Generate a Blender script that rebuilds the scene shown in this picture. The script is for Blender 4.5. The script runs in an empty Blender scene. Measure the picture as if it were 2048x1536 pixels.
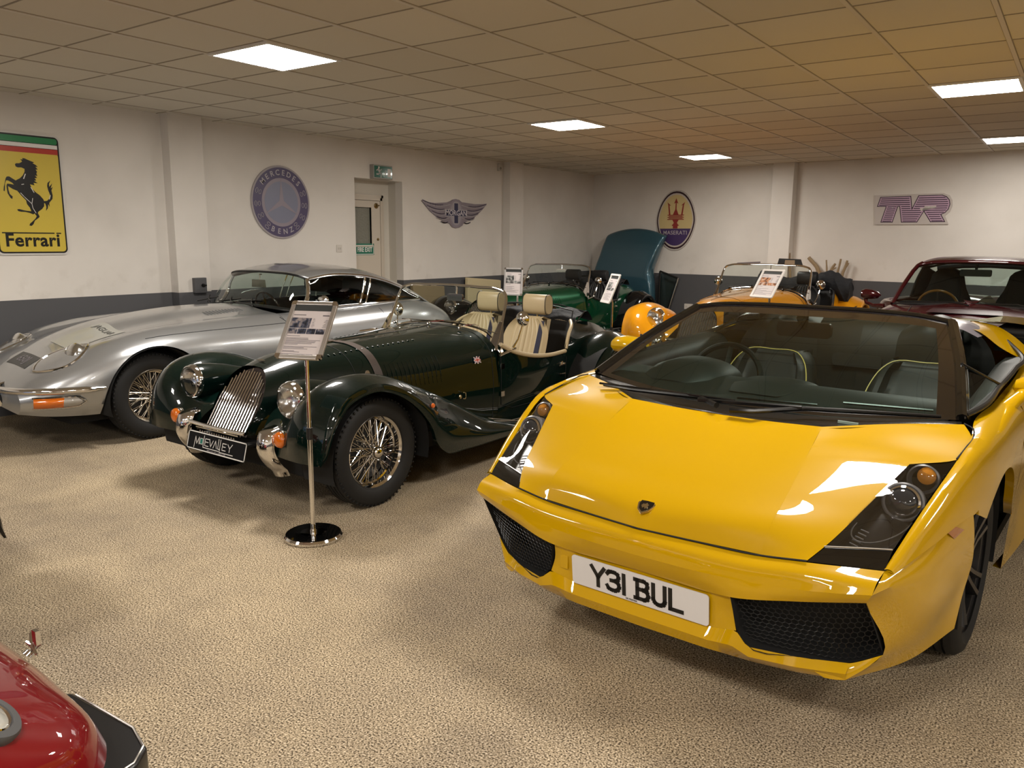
import bpy, bmesh, math, random
import numpy as np
from math import sin, cos, pi, radians
from mathutils import Vector, Matrix, geometry
random.seed(7)
C = bpy.context.scene.collection
# ------------------------------------------------------------ camera, world, exposure
CAMH = 1.5
cd = bpy.data.cameras.new('camera'); cam = bpy.data.objects.new('camera', cd); C.objects.link(cam)
_yaw, _pit, _rol = -0.6195, -0.1797, 0.0079
_F = Vector((sin(_yaw)*cos(_pit), cos(_yaw)*cos(_pit), sin(_pit))); _R = Vector((cos(_yaw), -sin(_yaw), 0)); _U = _R.cross(_F)
_R2 = _R*cos(_rol)+_U*sin(_rol); _U2 = _U*cos(_rol)-_R*sin(_rol)
cam.matrix_world = Matrix(((_R2.x, _U2.x, -_F.x, 0), (_R2.y, _U2.y, -_F.y, 0), (_R2.z, _U2.z, -_F.z, CAMH), (0, 0, 0, 1)))
cd.sensor_width = 36; cd.sensor_fit = 'HORIZONTAL'; cd.lens = 1580.85/2048*36; cd.clip_start = .02
bpy.context.scene.camera = cam
w = bpy.data.worlds.new('world'); bpy.context.scene.world = w; w.use_nodes = True
w.node_tree.nodes['Background'].inputs[0].default_value = (.30, .45, .8, 1); w.node_tree.nodes['Background'].inputs[1].default_value = 1.5
vs = bpy.context.scene.view_settings
vs.view_transform = 'Standard'; vs.look = 'None'; vs.gamma = 1; vs.use_curve_mapping = False; vs.exposure = 0.0
LIGHT = 92.0      # strength of the ceiling panels
CEIL = 2.66
# ------------------------------------------------------------ materials
def srgb(r, g, b):
    f = lambda c: c/12.92 if c <= .04045 else ((c+.055)/1.055)**2.4
    return (f(r/255), f(g/255), f(b/255), 1)
MATS = {}
def mat(name, col, rough=.5, metal=0, coat=0, spec=.5, trans=0, emit=0, ior=1.45, alpha=1, coat_rough=.03):
    if name in MATS: return MATS[name]
    m = bpy.data.materials.new(name); m.use_nodes = True
    b = m.node_tree.nodes['Principled BSDF']; I = b.inputs
    c = col if len(col) == 4 else srgb(*col)
    I['Base Color'].default_value = c; I['Roughness'].default_value = rough; I['Metallic'].default_value = metal
    I['Coat Weight'].default_value = coat; I['Coat Roughness'].default_value = coat_rough; I['Specular IOR Level'].default_value = spec
    I['Transmission Weight'].default_value = trans; I['IOR'].default_value = ior
    if emit: I['Emission Color'].default_value = c; I['Emission Strength'].default_value = emit
    MATS[name] = m; return m
def nodes(m): return m.node_tree.nodes, m.node_tree.links, m.node_tree.nodes['Principled BSDF']
def noise_bump(m, scale=200, strength=.2, dist=.002, detail=3):
    n, l, b = nodes(m); t = n.new('ShaderNodeTexCoord'); z = n.new('ShaderNodeTexNoise'); u = n.new('ShaderNodeBump')
    z.inputs['Scale'].default_value = scale; z.inputs['Detail'].default_value = detail
    u.inputs['Strength'].default_value = strength; u.inputs['Distance'].default_value = dist
    l.new(t.outputs['Object'], z.inputs['Vector']); l.new(z.outputs['Fac'], u.inputs['Height']); l.new(u.outputs['Normal'], b.inputs['Normal']); return m
def glass_mat(name, tint, refl=.042):
    m = bpy.data.materials.new(name); m.use_nodes = True; n = m.node_tree.nodes; l = m.node_tree.links
    n.remove(n['Principled BSDF']); o = n['Material Output']
    t = n.new('ShaderNodeBsdfTransparent'); t.inputs[0].default_value = tint
    g = n.new('ShaderNodeBsdfGlossy'); g.inputs['Roughness'].default_value = .01; g.inputs[0].default_value = (1, 1, 1, 1)
    lw = n.new('ShaderNodeLayerWeight'); lw.inputs[0].default_value = .5
    p5 = n.new('ShaderNodeMath'); p5.operation = 'POWER'; p5.inputs[1].default_value = 4.5; l.new(lw.outputs['Facing'], p5.inputs[0])
    f = n.new('ShaderNodeMath'); f.operation = 'MULTIPLY_ADD'; f.inputs[1].default_value = .75; f.inputs[2].default_value = refl; l.new(p5.outputs[0], f.inputs[0])
    x = n.new('ShaderNodeMixShader'); l.new(f.outputs[0], x.inputs[0]); l.new(t.outputs[0], x.inputs[1]); l.new(g.outputs[0], x.inputs[2]); l.new(x.outputs[0], o.inputs[0])
    MATS[name] = m; return m
M_CHROME = mat('chrome', (.74, .73, .72, 1), .05, 1)
M_STEEL = mat('brushed_steel', (.62, .60, .57, 1), .28, 1)
M_ALU = mat('anodised_aluminium', (.62, .60, .58, 1), .38, 1)
M_TYRE = mat('tyre_rubber', (.012, .012, .012, 1), .62, spec=.35)
M_RUB = mat('black_rubber', (.008, .008, .008, 1), .4)
M_BLK = mat('black_trim', (.004, .004, .004, 1), .25)
M_GBLK = mat('gloss_black', (.003, .003, .003, 1), .08, coat=1)
M_MATB = mat('matt_black', (.006, .006, .006, 1), .8)
M_GLASS = glass_mat('clear_glass', (.86, .92, .90, 1))
M_DGLASS = glass_mat('tinted_glass', (.50, .60, .56, 1))
M_LENS = glass_mat('lens_glass', (.88, .88, .88, 1), .10)
M_AMBER = mat('amber_lens', (.60, .13, .005, 1), .15, coat=1)
M_WHITE = mat('white_print', (.72, .70, .68, 1), .5)
M_REFL = mat('lamp_reflector', (.70, .70, .69, 1), .17, 1)
def paint(name, col, metal=.0, rough=.35, coat=1, spec=.06): return mat(name, col, rough, metal, coat, coat_rough=.012, spec=spec)
# ------------------------------------------------------------ objects
def obj(name, data, m=None, parent=None, smooth=True, label=None, loc=None, kind=None):
    """link a mesh (bmesh, (verts, faces) or Mesh) as ONE object"""
    if isinstance(data, bmesh.types.BMesh):
        me = bpy.data.meshes.new(name); data.normal_update(); data.to_mesh(me); data.free()
    elif isinstance(data, tuple):
        me = bpy.data.meshes.new(name); me.from_pydata([tuple(v) for v in data[0]], [], [tuple(f) for f in data[1]]); me.update()
    else: me = data
    if m is not None:
        for q in (m if isinstance(m, (list, tuple)) else [m]): me.materials.append(q)
    if smooth:
        for p in me.polygons: p.use_smooth = True
        try: me.set_sharp_from_angle(angle=radians(38))
        except Exception: pass
    o = bpy.data.objects.new(name, me); C.objects.link(o)
    if parent: o.parent = parent
    if loc: o.location = loc
    if label: o['label'] = label
    if kind: o['kind'] = kind
    return o
def tag(o, label, cat, group=None):
    o['label'] = label; o['category'] = cat
    if group: o['group'] = group
    return o
def thing(name, label, cat, loc=(0, 0, 0), rz=0, group=None):
    o = bpy.data.objects.new(name, None); C.objects.link(o); o.empty_display_size = .1
    o.location = loc; o.rotation_euler = (0, 0, rz); return tag(o, label, cat, group)
def struct(name, data, m, smooth=False): return obj(name, data, m, smooth=smooth, kind='structure')
def setbm(bm, i):
    for f in bm.faces: f.material_index = i
class MB:
    """collects shapes, one mesh"""
    def __init__(s): s.v = []; s.f = []; s.mi = []
    def add(s, vs_, fs, mi=0):
        k = len(s.v); s.v += [tuple(v) for v in vs_]; s.f += [tuple(i+k for i in f) for f in fs]; s.mi += [mi]*len(fs); return s
    def box(s, x0, y0, z0, x1, y1, z1, mi=0):
        return s.add([(x0,y0,z0),(x1,y0,z0),(x1,y1,z0),(x0,y1,z0),(x0,y0,z1),(x1,y0,z1),(x1,y1,z1),(x0,y1,z1)],
                     [(0,3,2,1),(4,5,6,7),(0,1,5,4),(1,2,6,5),(2,3,7,6),(3,0,4,7)], mi)
    def tube(s, pts, r, n=8, closed=False, caps=True, mi=0, flat=1.0):
        P = [Vector(p) for p in pts]; N = len(P); rs = r if isinstance(r, (list, tuple)) else [r]*N
        up = None; rings = []
        for i in range(N):
            a = P[(i-1) % N] if (closed or i) else P[0]; b = P[(i+1) % N] if (closed or i < N-1) else P[-1]
            t = (b-a).normalized()
            if up is None: up = t.orthogonal().normalized() if abs(t.z) > .9 else (Vector((0,0,1))-t*t.z).normalized()
            else: up = (up-t*up.dot(t)).normalized()
            s_ = t.cross(up)
            rings.append([P[i]+up*cos(2*pi*j/n)*rs[i]*flat+s_*sin(2*pi*j/n)*rs[i] for j in range(n)])
        vv = [q for R in rings for q in R]; ff = []
        for i in range(N if closed else N-1):
            for j in range(n): ff.append((i*n+j, ((i+1) % N)*n+j, ((i+1) % N)*n+(j+1) % n, i*n+(j+1) % n))
        if caps and not closed: ff.append(tuple(range(n))); ff.append(tuple((N-1)*n+j for j in reversed(range(n))))
        return s.add(vv, ff, mi)
    def lathe(s, prof, n=24, M=None, mi=0, closed=False):
        """prof: (r, h) about local z; M a Matrix"""
        vv = []; ff = []; K = len(prof)
        for j in range(n):
            a = 2*pi*j/n
            for r, h in prof:
                p = Vector((r*cos(a), r*sin(a), h)); vv.append(M @ p if M else p)
        for j in range(n):
            for i in range(K if closed else K-1):
                ff.append((j*K+i, ((j+1) % n)*K+i, ((j+1) % n)*K+(i+1) % K, j*K+(i+1) % K))
        return s.add(vv, ff, mi)
    def prism(s, poly, h0, h1, M=None, mi=0):
        """flat polygon (x,y) extruded between h0 and h1 along z, concave allowed"""
        n = len(poly); T = geometry.tessellate_polygon([[Vector((p[0], p[1], 0)) for p in poly]])
        vv = [Vector((p[0], p[1], h0)) for p in poly]+[Vector((p[0], p[1], h1)) for p in poly]
        if M: vv = [M @ p for p in vv]
        ff = [tuple(t) for t in T]+[tuple(i+n for i in t) for t in T]+[(i, (i+1) % n, n+(i+1) % n, n+i) for i in range(n)]
        return s.add(vv, ff, mi)
    def grid(s, G, mi=0, wrap=False):
        G = np.asarray(G, float); a, b = G.shape[:2]; ff = []
        for i in range(a-1):
            for j in range(b-1): ff.append((i*b+j, i*b+j+1, (i+1)*b+j+1, (i+1)*b+j))
            if wrap: ff.append((i*b+b-1, i*b, (i+1)*b, (i+1)*b+b-1))
        return s.add(G.reshape(-1, 3), ff, mi)
    def xf(s, M): s.v = [tuple(M @ Vector(v)) for v in s.v]; return s
    def mirror(s):
        k = len(s.v); s.v += [(-x, y, z) for x, y, z in s.v]; s.f += [tuple(i+k for i in reversed(f)) for f in s.f]; s.mi += s.mi; return s
    def flipx(s): s.v = [(-x, y, z) for x, y, z in s.v]; s.f = [tuple(reversed(f)) for f in s.f]; return s
    def build(s, name, m, parent=None, smooth=True, label=None, loc=None, kind=None, merge=0, rec=True, solid=0, bevel=0, sub=0):
        me = bpy.data.meshes.new(name); me.from_pydata(s.v, [], s.f); me.update()
        ms = m if isinstance(m, (list, tuple)) else [m]
        for q in ms: me.materials.append(q)
        if len(ms) > 1: me.polygons.foreach_set('material_index', s.mi)
        bm = bmesh.new(); bm.from_mesh(me)
        if merge: bmesh.ops.remove_doubles(bm, verts=bm.verts, dist=merge)
        if rec: bmesh.ops.recalc_face_normals(bm, faces=bm.faces)
        bm.to_mesh(me); bm.free()
        o = obj(name, me, None, parent, smooth, label, loc, kind)
        if solid: q = o.modifiers.new('solid', 'SOLIDIFY'); q.thickness = solid; q.offset = -1
        if bevel: q = o.modifiers.new('bevel', 'BEVEL'); q.width = bevel; q.segments = 2; q.limit_method = 'ANGLE'
        if sub: q = o.modifiers.new('sub', 'SUBSURF'); q.levels = q.render_levels = sub
        return o
def T(x, y, z): return Matrix.Translation((x, y, z))
def RX(a): return Matrix.Rotation(a, 4, 'X')
def RY(a): return Matrix.Rotation(a, 4, 'Y')
def RZ(a): return Matrix.Rotation(a, 4, 'Z')
def SC(x, y, z): return Matrix.Diagonal((x, y, z, 1))
def hermite(xs, Y, x):
    """smooth interpolation through (xs, Y) at x; Y (n, ...)"""
    xs = np.asarray(xs, float); Y = np.asarray(Y, float); x = np.atleast_1d(x)
    n = len(xs); D = np.empty_like(Y); h = np.diff(xs); s_ = (Y[1:]-Y[:-1])/h.reshape((-1,)+(1,)*(Y.ndim-1))
    D[0] = s_[0]; D[-1] = s_[-1]
    for i in range(1, n-1): D[i] = (s_[i-1]*h[i]+s_[i]*h[i-1])/(h[i]+h[i-1])
    k = np.clip(np.searchsorted(xs, x, 'right')-1, 0, n-2); t = (x-xs[k])/h[k]
    sh = (-1,)+(1,)*(Y.ndim-1); t = t.reshape(sh); hk = h[k].reshape(sh)
    return (2*t**3-3*t**2+1)*Y[k]+(t**3-2*t**2+t)*hk*D[k]+(-2*t**3+3*t**2)*Y[k+1]+(t**3-t**2)*hk*D[k+1]
def curve(P, n):
    """smooth curve through points, chord-length, n samples"""
    P = np.asarray(P, float); d = np.r_[0, np.cumsum(np.maximum(1e-6, np.linalg.norm(np.diff(P, axis=0), axis=1)))]
    return hermite(d, P, np.linspace(0, d[-1], n))
def poly_resample(P, n):
    P = np.asarray(P, float); d = np.r_[0, np.cumsum(np.maximum(1e-9, np.linalg.norm(np.diff(P, axis=0), axis=1)))]
    t = np.linspace(0, d[-1], n); return np.stack([np.interp(t, d, P[:, i]) for i in range(P.shape[1])], 1)
def patch(rows, nu, nv, cs=None):
    """surface through rows of points; nu samples along each row, nv across rows"""
    R = np.array([curve(r, nu) for r in rows]); d = np.r_[0, np.cumsum(np.linalg.norm(np.diff(R, axis=0), axis=2).mean(1))]
    return hermite(d, R, np.linspace(0, d[-1], nv))
def V(x, y, z): return (x, -y, z)          # car data: x to the right of the picture, y towards the nose; local = (x, -y, z)
def VG(G): G = np.array(G, float); G[..., 1] *= -1; return G
_fonts = {}
def text_mesh(body, size=.1, extrude=.001, offset=0, align='CENTER', spacing=1.0, sx=1.0):
    cu = bpy.data.curves.new('lettering', 'FONT'); cu.body = body; cu.size = size; cu.extrude = extrude; cu.offset = offset
    cu.align_x = align; cu.align_y = 'CENTER'; cu.space_character = spacing; cu.resolution_u = 3
    o = bpy.data.objects.new('lettering', cu); C.objects.link(o)
    me = bpy.data.meshes.new_from_object(o.evaluated_get(bpy.context.evaluated_depsgraph_get())); bpy.data.objects.remove(o); bpy.data.curves.remove(cu)
    if sx != 1: me.transform(SC(sx, 1, 1))
    return me
def text(body, M, size, m, parent, name='lettering', **k):
    """M places the text, which lies in its local xy plane facing +z"""
    me = text_mesh(body, size, **k); me.transform(M); return obj(name, me, m, parent, smooth=False)
def stroke(mb, pts, wd, h, mi=0, M=None, t=.0006):
    """flat ribbon of width wd along 2-d points at height h"""
    for a, b in zip(pts[:-1], pts[1:]):
        a = Vector(a); b = Vector(b); d = (b-a); L_ = d.length
        if L_ < 1e-6: continue
        d /= L_; n = Vector((-d.y, d.x))*wd/2; e = d*wd/2
        mb.prism([tuple(a-e-n), tuple(b+e-n), tuple(b+e+n), tuple(a-e+n)], h, h+t, M, mi)
# ------------------------------------------------------------ the room
def wall_mat():
    m = mat('painted_wall', (.70, .665, .62, 1), .75); n, l, b = nodes(m)
    t = n.new('ShaderNodeNewGeometry'); sp = n.new('ShaderNodeSeparateXYZ'); l.new(t.outputs['Position'], sp.inputs[0])
    nz = n.new('ShaderNodeTexNoise'); nz.inputs['Scale'].default_value = 1.3; nz.inputs['Detail'].default_value = 5; l.new(t.outputs['Position'], nz.inputs['Vector'])
    lt = n.new('ShaderNodeMath'); lt.operation = 'LESS_THAN'; lt.inputs[1].default_value = .97; l.new(sp.outputs['Z'], lt.inputs[0])
    r = n.new('ShaderNodeValToRGB'); r.color_ramp.elements[0].position = .25; r.color_ramp.elements[0].color = (.63, .595, .55, 1)
    r.color_ramp.elements[1].position = .6; r.color_ramp.elements[1].color = (.72, .685, .64, 1); l.new(nz.outputs['Fac'], r.inputs[0])
    # grubby marks low on the left wall
    n2 = n.new('ShaderNodeTexNoise'); n2.inputs['Scale'].default_value = 6; n2.inputs['Detail'].default_value = 6; l.new(t.outputs['Position'], n2.inputs['Vector'])
    band = n.new('ShaderNodeMapRange'); band.inputs['From Min'].default_value = 1.35; band.inputs['From Max'].default_value = .95; l.new(sp.outputs['Z'], band.inputs['Value'])
    st = n.new('ShaderNodeMapRange'); st.inputs['From Min'].default_value = .56; st.inputs['From Max'].default_value = .75; st.inputs['To Max'].default_value = .45; l.new(n2.outputs['Fac'], st.inputs['Value'])
    mu = n.new('ShaderNodeMath'); mu.operation = 'MULTIPLY'; l.new(band.outputs[0], mu.inputs[0]); l.new(st.outputs[0], mu.inputs[1])
    mk = n.new('ShaderNodeMix'); mk.data_type = 'RGBA'; l.new(mu.outputs[0], mk.inputs['Factor']); l.new(r.outputs[0], mk.inputs['A']); mk.inputs['B'].default_value = (.42, .38, .33, 1)
    mx = n.new('ShaderNodeMix'); mx.data_type = 'RGBA'; l.new(lt.outputs[0], mx.inputs['Factor']); l.new(mk.outputs['Result'], mx.inputs['A']); mx.inputs['B'].default_value = (.082, .082, .088, 1)
    l.new(mx.outputs['Result'], b.inputs['Base Color'])
    bp = n.new('ShaderNodeBump'); bp.inputs['Strength'].default_value = .08; n3 = n.new('ShaderNodeTexNoise'); n3.inputs['Scale'].default_value = 30; l.new(t.outputs['Position'], n3.inputs['Vector'])
    l.new(n3.outputs['Fac'], bp.inputs['Height']); l.new(bp.outputs['Normal'], b.inputs['Normal'])
    return m
def floor_mat():
    m = mat('speckled_floor', (.3, .25, .18, 1), .85, spec=.25); n, l, b = nodes(m)
    t = n.new('ShaderNodeNewGeometry'); P = t.outputs['Position']
    def noise(s, d=2, r=.5):
        z = n.new('ShaderNodeTexNoise'); z.inputs['Scale'].default_value = s; z.inputs['Detail'].default_value = d; z.inputs['Roughness'].default_value = r; l.new(P, z.inputs['Vector']); return z.outputs['Fac']
    def ramp(i, *st):
        r = n.new('ShaderNodeValToRGB'); e = r.color_ramp.elements
        while len(e) < len(st): e.new(.5)
        for k, (p, c) in enumerate(st): e[k].position = p; e[k].color = c
        l.new(i, r.inputs[0]); return r.outputs[0]
    fine = noise(165, 2, .5)
    c1 = ramp(fine, (.38, (.06, .042, .024, 1)), (.46, (.33, .26, .165, 1)), (.58, (.50, .405, .27, 1)), (.68, (.80, .68, .50, 1)))
    big = ramp(noise(.9, 6, .62), (.34, (.68, .68, .72, 1)), (.60, (1, 1, 1, 1)))  # broad darker blotches: dirt plus shade painted into the floor colour
    mid = ramp(noise(5.5, 5, .6), (.28, (.86, .86, .87, 1)), (.60, (1.0, 1.0, 1.0, 1)))
    a = n.new('ShaderNodeMix'); a.data_type = 'RGBA'; a.blend_type = 'MULTIPLY'; a.inputs['Factor'].default_value = 1; l.new(c1, a.inputs['A']); l.new(big, a.inputs['B'])
    c = n.new('ShaderNodeMix'); c.data_type = 'RGBA'; c.blend_type = 'MULTIPLY'; c.inputs['Factor'].default_value = 1; l.new(a.outputs['Result'], c.inputs['A']); l.new(mid, c.inputs['B'])
    l.new(c.outputs['Result'], b.inputs['Base Color'])
    bp = n.new('ShaderNodeBump'); bp.inputs['Strength'].default_value = .45; bp.inputs['Distance'].default_value = .002; l.new(fine, bp.inputs['Height']); l.new(bp.outputs['Normal'], b.inputs['Normal'])
    return m
def ceil_mat():
    m = mat('ceiling_tile', (.62, .585, .53, 1), .9, spec=.2); n, l, b = nodes(m)
    t = n.new('ShaderNodeNewGeometry'); P = t.outputs['Position']
    z = n.new('ShaderNodeTexNoise'); z.inputs['Scale'].default_value = 260; l.new(P, z.inputs['Vector'])
    bp = n.new('ShaderNodeBump'); bp.inputs['Strength'].default_value = .25; bp.inputs['Distance'].default_value = .003; l.new(z.outputs['Fac'], bp.inputs['Height']); l.new(bp.outputs['Normal'], b.inputs['Normal'])
    # each tile a slightly different tone
    mp = n.new('ShaderNodeMapping'); mp.inputs['Location'].default_value = (7.816, -4.330, .5); mp.inputs['Scale'].default_value = (1/.6, 1/.6, 0); l.new(P, mp.inputs['Vector'])
    fl = n.new('ShaderNodeVectorMath'); fl.operation = 'FLOOR'; l.new(mp.outputs[0], fl.inputs[0])
    wn = n.new('ShaderNodeTexWhiteNoise'); l.new(fl.outputs[0], wn.inputs['Vector'])
    r = n.new('ShaderNodeValToRGB'); r.color_ramp.elements[0].color = (.60, .55, .46, 1); r.color_ramp.elements[1].color = (.67, .62, .525, 1); l.new(wn.outputs['Value'], r.inputs[0])
    l.new(r.outputs[0], b.inputs['Base Color']); return m
M_WALL = wall_mat(); M_FLOOR = floor_mat(); M_CEIL = ceil_mat()
M_DOOR = mat('cream_gloss_paint', (.56, .50, .42, 1), .35)
X0, X1, Y0 = -7.3, 4.6, -4.9
BA = -math.atan(.11)                        # the far wall runs slightly askew
def YB(x): return 12.72-.11*(x-X0)
struct('floor', ([(X0-.4, Y0, 0), (X1, Y0, 0), (X1, YB(X1), 0), (X0-.4, YB(X0-.4), 0)], [(0, 1, 2, 3)]), M_FLOOR)
struct('ceiling', ([(X0-.1, Y0-.1, CEIL), (X1+.1, Y0-.1, CEIL), (X1+.1, YB(X1)+.1, CEIL), (X0-.1, YB(X0)+.1, CEIL)], [(0, 3, 2, 1)]), M_CEIL)
DY0, DY1, DZ, DD = 6.91, 7.745, 2.236, .25  # the fire door's recess
b = MB(); b.box(X0-.12, Y0, 0, X0, DY0, CEIL); b.box(X0-.12, DY1, 0, X0, YB(X0)+.1, CEIL); b.box(X0-.12, DY0, DZ, X0, DY1, CEIL)
b.build('wall_left', M_WALL, smooth=False, kind='structure')
b = MB(); b.add([(X0-.1, YB(X0-.1), 0), (X1, YB(X1), 0), (X1, YB(X1)+.12, 0), (X0-.1, YB(X0-.1)+.12, 0), (X0-.1, YB(X0-.1), CEIL), (X1, YB(X1), CEIL), (X1, YB(X1)+.12, CEIL), (X0-.1, YB(X0-.1)+.12, CEIL)],
      [(0, 3, 2, 1), (4, 5, 6, 7), (0, 1, 5, 4), (1, 2, 6, 5), (2, 3, 7, 6), (3, 0, 4, 7)])
b.build('wall_back', M_WALL, smooth=False, kind='structure')
MB().box(X1, Y0, 0, X1+.12, YB(X1), CEIL).build('wall_right', M_WALL, smooth=False, kind='structure')
# wall behind the camera, with the showroom window that lets in the blue evening light
b = MB(); b.box(X0-.1, Y0-.12, 0, -6.4, Y0, CEIL); b.box(-6.4, Y0-.12, 0, -3.6, Y0, .5); b.box(-6.4, Y0-.12, 2.2, -3.6, Y0, CEIL); b.box(-3.6, Y0-.12, 0, X1+.1, Y0, CEIL)
b.build('wall_front', M_WALL, smooth=False, kind='structure')
b = MB(); b.box(-6.4, Y0-.06, .5, -3.6, Y0-.05, 2.2); wp = b.build('window_1', M_LENS, smooth=False, kind='structure')
b = MB()
for x in (-6.4, -5.49, -4.56, -3.65): b.box(x, Y0-.09, .5, x+.05, Y0-.03, 2.2)
b.box(-6.4, Y0-.09, .5, -3.6, Y0-.03, .55); b.box(-6.4, Y0-.09, 2.15, -3.6, Y0-.03, 2.2)
b.build('window_frame', M_ALU, wp, smooth=False)
# pilasters
MB().box(X0, 4.43, 0, X0+.125, 4.79, CEIL).build('trim_1', M_WALL, smooth=False, kind='structure')
MB().box(X0, 9.96, 0, X0+.13, 10.32, CEIL).build('trim_2', M_WALL, smooth=False, kind='structure')
b = MB().box(-.16, -.16, 0, .16, .02, CEIL).xf(T(-3.75, YB(-3.75), 0) @ RZ(BA)); b.build('trim_3', M_WALL, smooth=False, kind='structure')
# ceiling grid: white main bars seen edge-on to the right, thin joints elsewhere
U0, V0, TL = -7.8162*.6, 4.3303*.6, .6
M_BAR = mat('white_grid_bar', (.60, .55, .48, 1), .5); M_JOINT = mat('ceiling_joint', (.29, .25, .19, 1), .8)
b = MB()
for u in range(-5, 16):
    x = U0+u*TL
    if X0 < x < X1: b.box(x-.012, Y0, CEIL-.006, x+.012, YB(x), CEIL+.001)
b.build('trim_4', M_BAR, smooth=False, kind='structure')
b = MB()
for v in range(-11, 18):
    y = V0+v*TL
    if y < YB(X1): b.box(X0, y-.005, CEIL-.003, X1, y+.005, CEIL+.002)
    elif y < YB(X0): b.box(X0, y-.005, CEIL-.003, X0+(12.72-y)/.11, y+.005, CEIL+.002)
for u in range(-5, 16):
    x = U0+u*TL
    if X0 < x < X1:
        b.box(x-.016, Y0, CEIL-.002, x-.012, YB(x), CEIL+.002); b.box(x+.012, Y0, CEIL-.002, x+.016, YB(x), CEIL+.002)
b.build('trim_5', M_JOINT, smooth=False, kind='structure')
# ------------------------------------------------------------ ceiling light panels
def panel_mat(k): return mat('light_panel_%d' % round(k*100), (1, .94, .86, 1), .5, emit=LIGHT*k)
def light_panel(u, v, label):
    M_PANEL = panel_mat({(0, 13): .45, (6, 13): .42, (6, 7): .72, (0, 7): .85, (0, 1): 1.05, (6, 1): .75}.get((u, v), .85))
    x = U0+u*TL; y = V0+v*TL; t = thing('ceiling_light', label, 'ceiling light', (x+.3, y+.3, CEIL-.012), 0, 'square ceiling light panels')
    b = MB(); a, c = .298, .272
    for s in (b.box(-a, -a, -.004, a, -c, .011), b.box(-a, c, -.004, a, a, .011), b.box(-a, -c, -.004, -c, c, .011), b.box(c, -c, -.004, a, c, .011)): pass
    b.build('frame', mat('panel_frame', (.7, .68, .64, 1), .4), t, smooth=False)
    MB().add([(-c, -c, 0), (-c, c, 0), (c, c, 0), (c, -c, 0)], [(0, 1, 2, 3)]).build('diffuser', M_PANEL, t, smooth=False, rec=False)
LL = {(0, 1): 'bright square ceiling panel nearest the camera, above the two front classic cars', (0, 7): 'bright square ceiling panel in the middle, over the second row of cars',
      (0, 13): 'small bright square ceiling panel near the far wall, left of the pilaster', (6, 7): 'large bright ceiling panel at the right edge above the yellow car',
      (6, 13): 'thin bright ceiling panel at the right edge by the far wall'}
for u in (0, 6, 12):
    for v in (-11, -5, 1, 7, 13):  # rearmost row is unseen, added as fill light
        if (u, v) in ((12, 13), (12, 7)): continue
        light_panel(u, v, LL.get((u, v), 'square ceiling panel behind or beside the camera, %s row, %s column' % ({(-11): 'rearmost added fill', (-5): 'rear', 1: 'front', 7: 'middle', 13: 'far'}[v], {0: 'left', 6: 'centre', 12: 'right'}[u])))
# ------------------------------------------------------------ fire door in its recess
M_GREEN = mat('sign_green', (.015, .16, .10, 1), .35); M_CARD = mat('sign_white', (.78, .77, .74, 1), .4)
RL = pi/2     # rotation for things on the left wall: their front faces +X
b = MB(); b.box(X0-DD-.02, DY0-.1, 0, X0-DD, DY1+.1, DZ+.1)
b.box(X0-DD, DY1-.001, 0, X0-.119, DY1+.05, DZ); b.box(X0-DD, DY0-.05, 0, X0-.119, DY0+.001, DZ); b.box(X0-DD, DY0-.05, DZ-.001, X0-.119, DY1+.05, DZ+.05)
b.build('trim_6', mat('recess_paint', (.60, .565, .50, 1), .7), smooth=False, kind='structure')
XD = X0-DD
b = MB()
for k, (o_, t_) in enumerate(((0, .035), (.035, .05))):
    ya, yb = DY0-.28+o_, DY1-.13-o_; zt = 2.06-o_
    b.box(XD, yb-.035, 0, XD+t_, yb, zt); b.box(XD, ya, 0, XD+t_, ya+.035, zt); b.box(XD, ya, zt-.035, XD+t_, yb, zt)
b.build('trim_7', M_DOOR, smooth=False, kind='structure')
d = bpy.data.objects.new('door_1', None); C.objects.link(d); d.location = (XD+.005, 0, 0); d['kind'] = 'structure'
ya, yb = DY0-.21, DY1-.205; g0, g1, gz0, gz1 = ya+.12, yb-.16, 1.42, 1.90
b = MB(); b.box(0, ya, 0, .04, yb, gz0); b.box(0, ya, gz1, .04, yb, 1.985); b.box(0, ya, gz0, .04, g0, gz1); b.box(0, g1, gz0, .04, yb, gz1)
b.build('door_leaf', M_DOOR, d, smooth=False)
gm = noise_bump(mat('obscured_glass', (.20, .20, .165, 1), .25), 38, .9, .01); MB().box(.008, g0, gz0, .014, g1, gz1).build('obscured_pane', gm, d, smooth=False)
b = MB(); b.box(.012, g0-.015, gz0-.015, .046, g0, gz1+.015); b.box(.012, g1, gz0-.015, .046, g1+.015, gz1+.015); b.box(.012, g0, gz0-.015, .046, g1, gz0); b.box(.012, g0, gz1, .046, g1, gz1+.015)
b.build('glazing_bead', M_DOOR, d, smooth=False)
M_BRASS = mat('aged_brass', (.30, .22, .10, 1), .3, 1)
b = MB(); b.lathe([(0, 0), (.034, 0), (.034, .01), (.02, .014), (.012, .03), (0, .032)], 20, T(.04, yb-.07, 1.925) @ RY(pi/2)); b.tube([(.06, yb-.095, 1.925), (.075, yb-.045, 1.93)], .007); b.build('door_closer_bracket', M_BRASS, d)
b = MB(); b.lathe([(0, 0), (.017, 0), (.017, .01), (.006, .014), (0, .014)], 16, T(.04, yb-.05, 1.50) @ RY(pi/2)); b.build('door_lock', M_BRASS, d)
s = thing('fire_exit_sign', 'green and white fire exit sign fixed below the glass of the door', 'sign', (XD+.047, 7.145, 1.378), RL)
MB().box(-.28, -.003, -.075, .27, .003, .068).build('sign_board', M_GREEN, s, smooth=False)
b = MB(); st = [(-.275, -.066), (.260, -.066), (.260, .045), (-.275, .045), (-.275, -.066)]; M0 = RX(pi/2) @ T(0, 0, 0)
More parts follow.
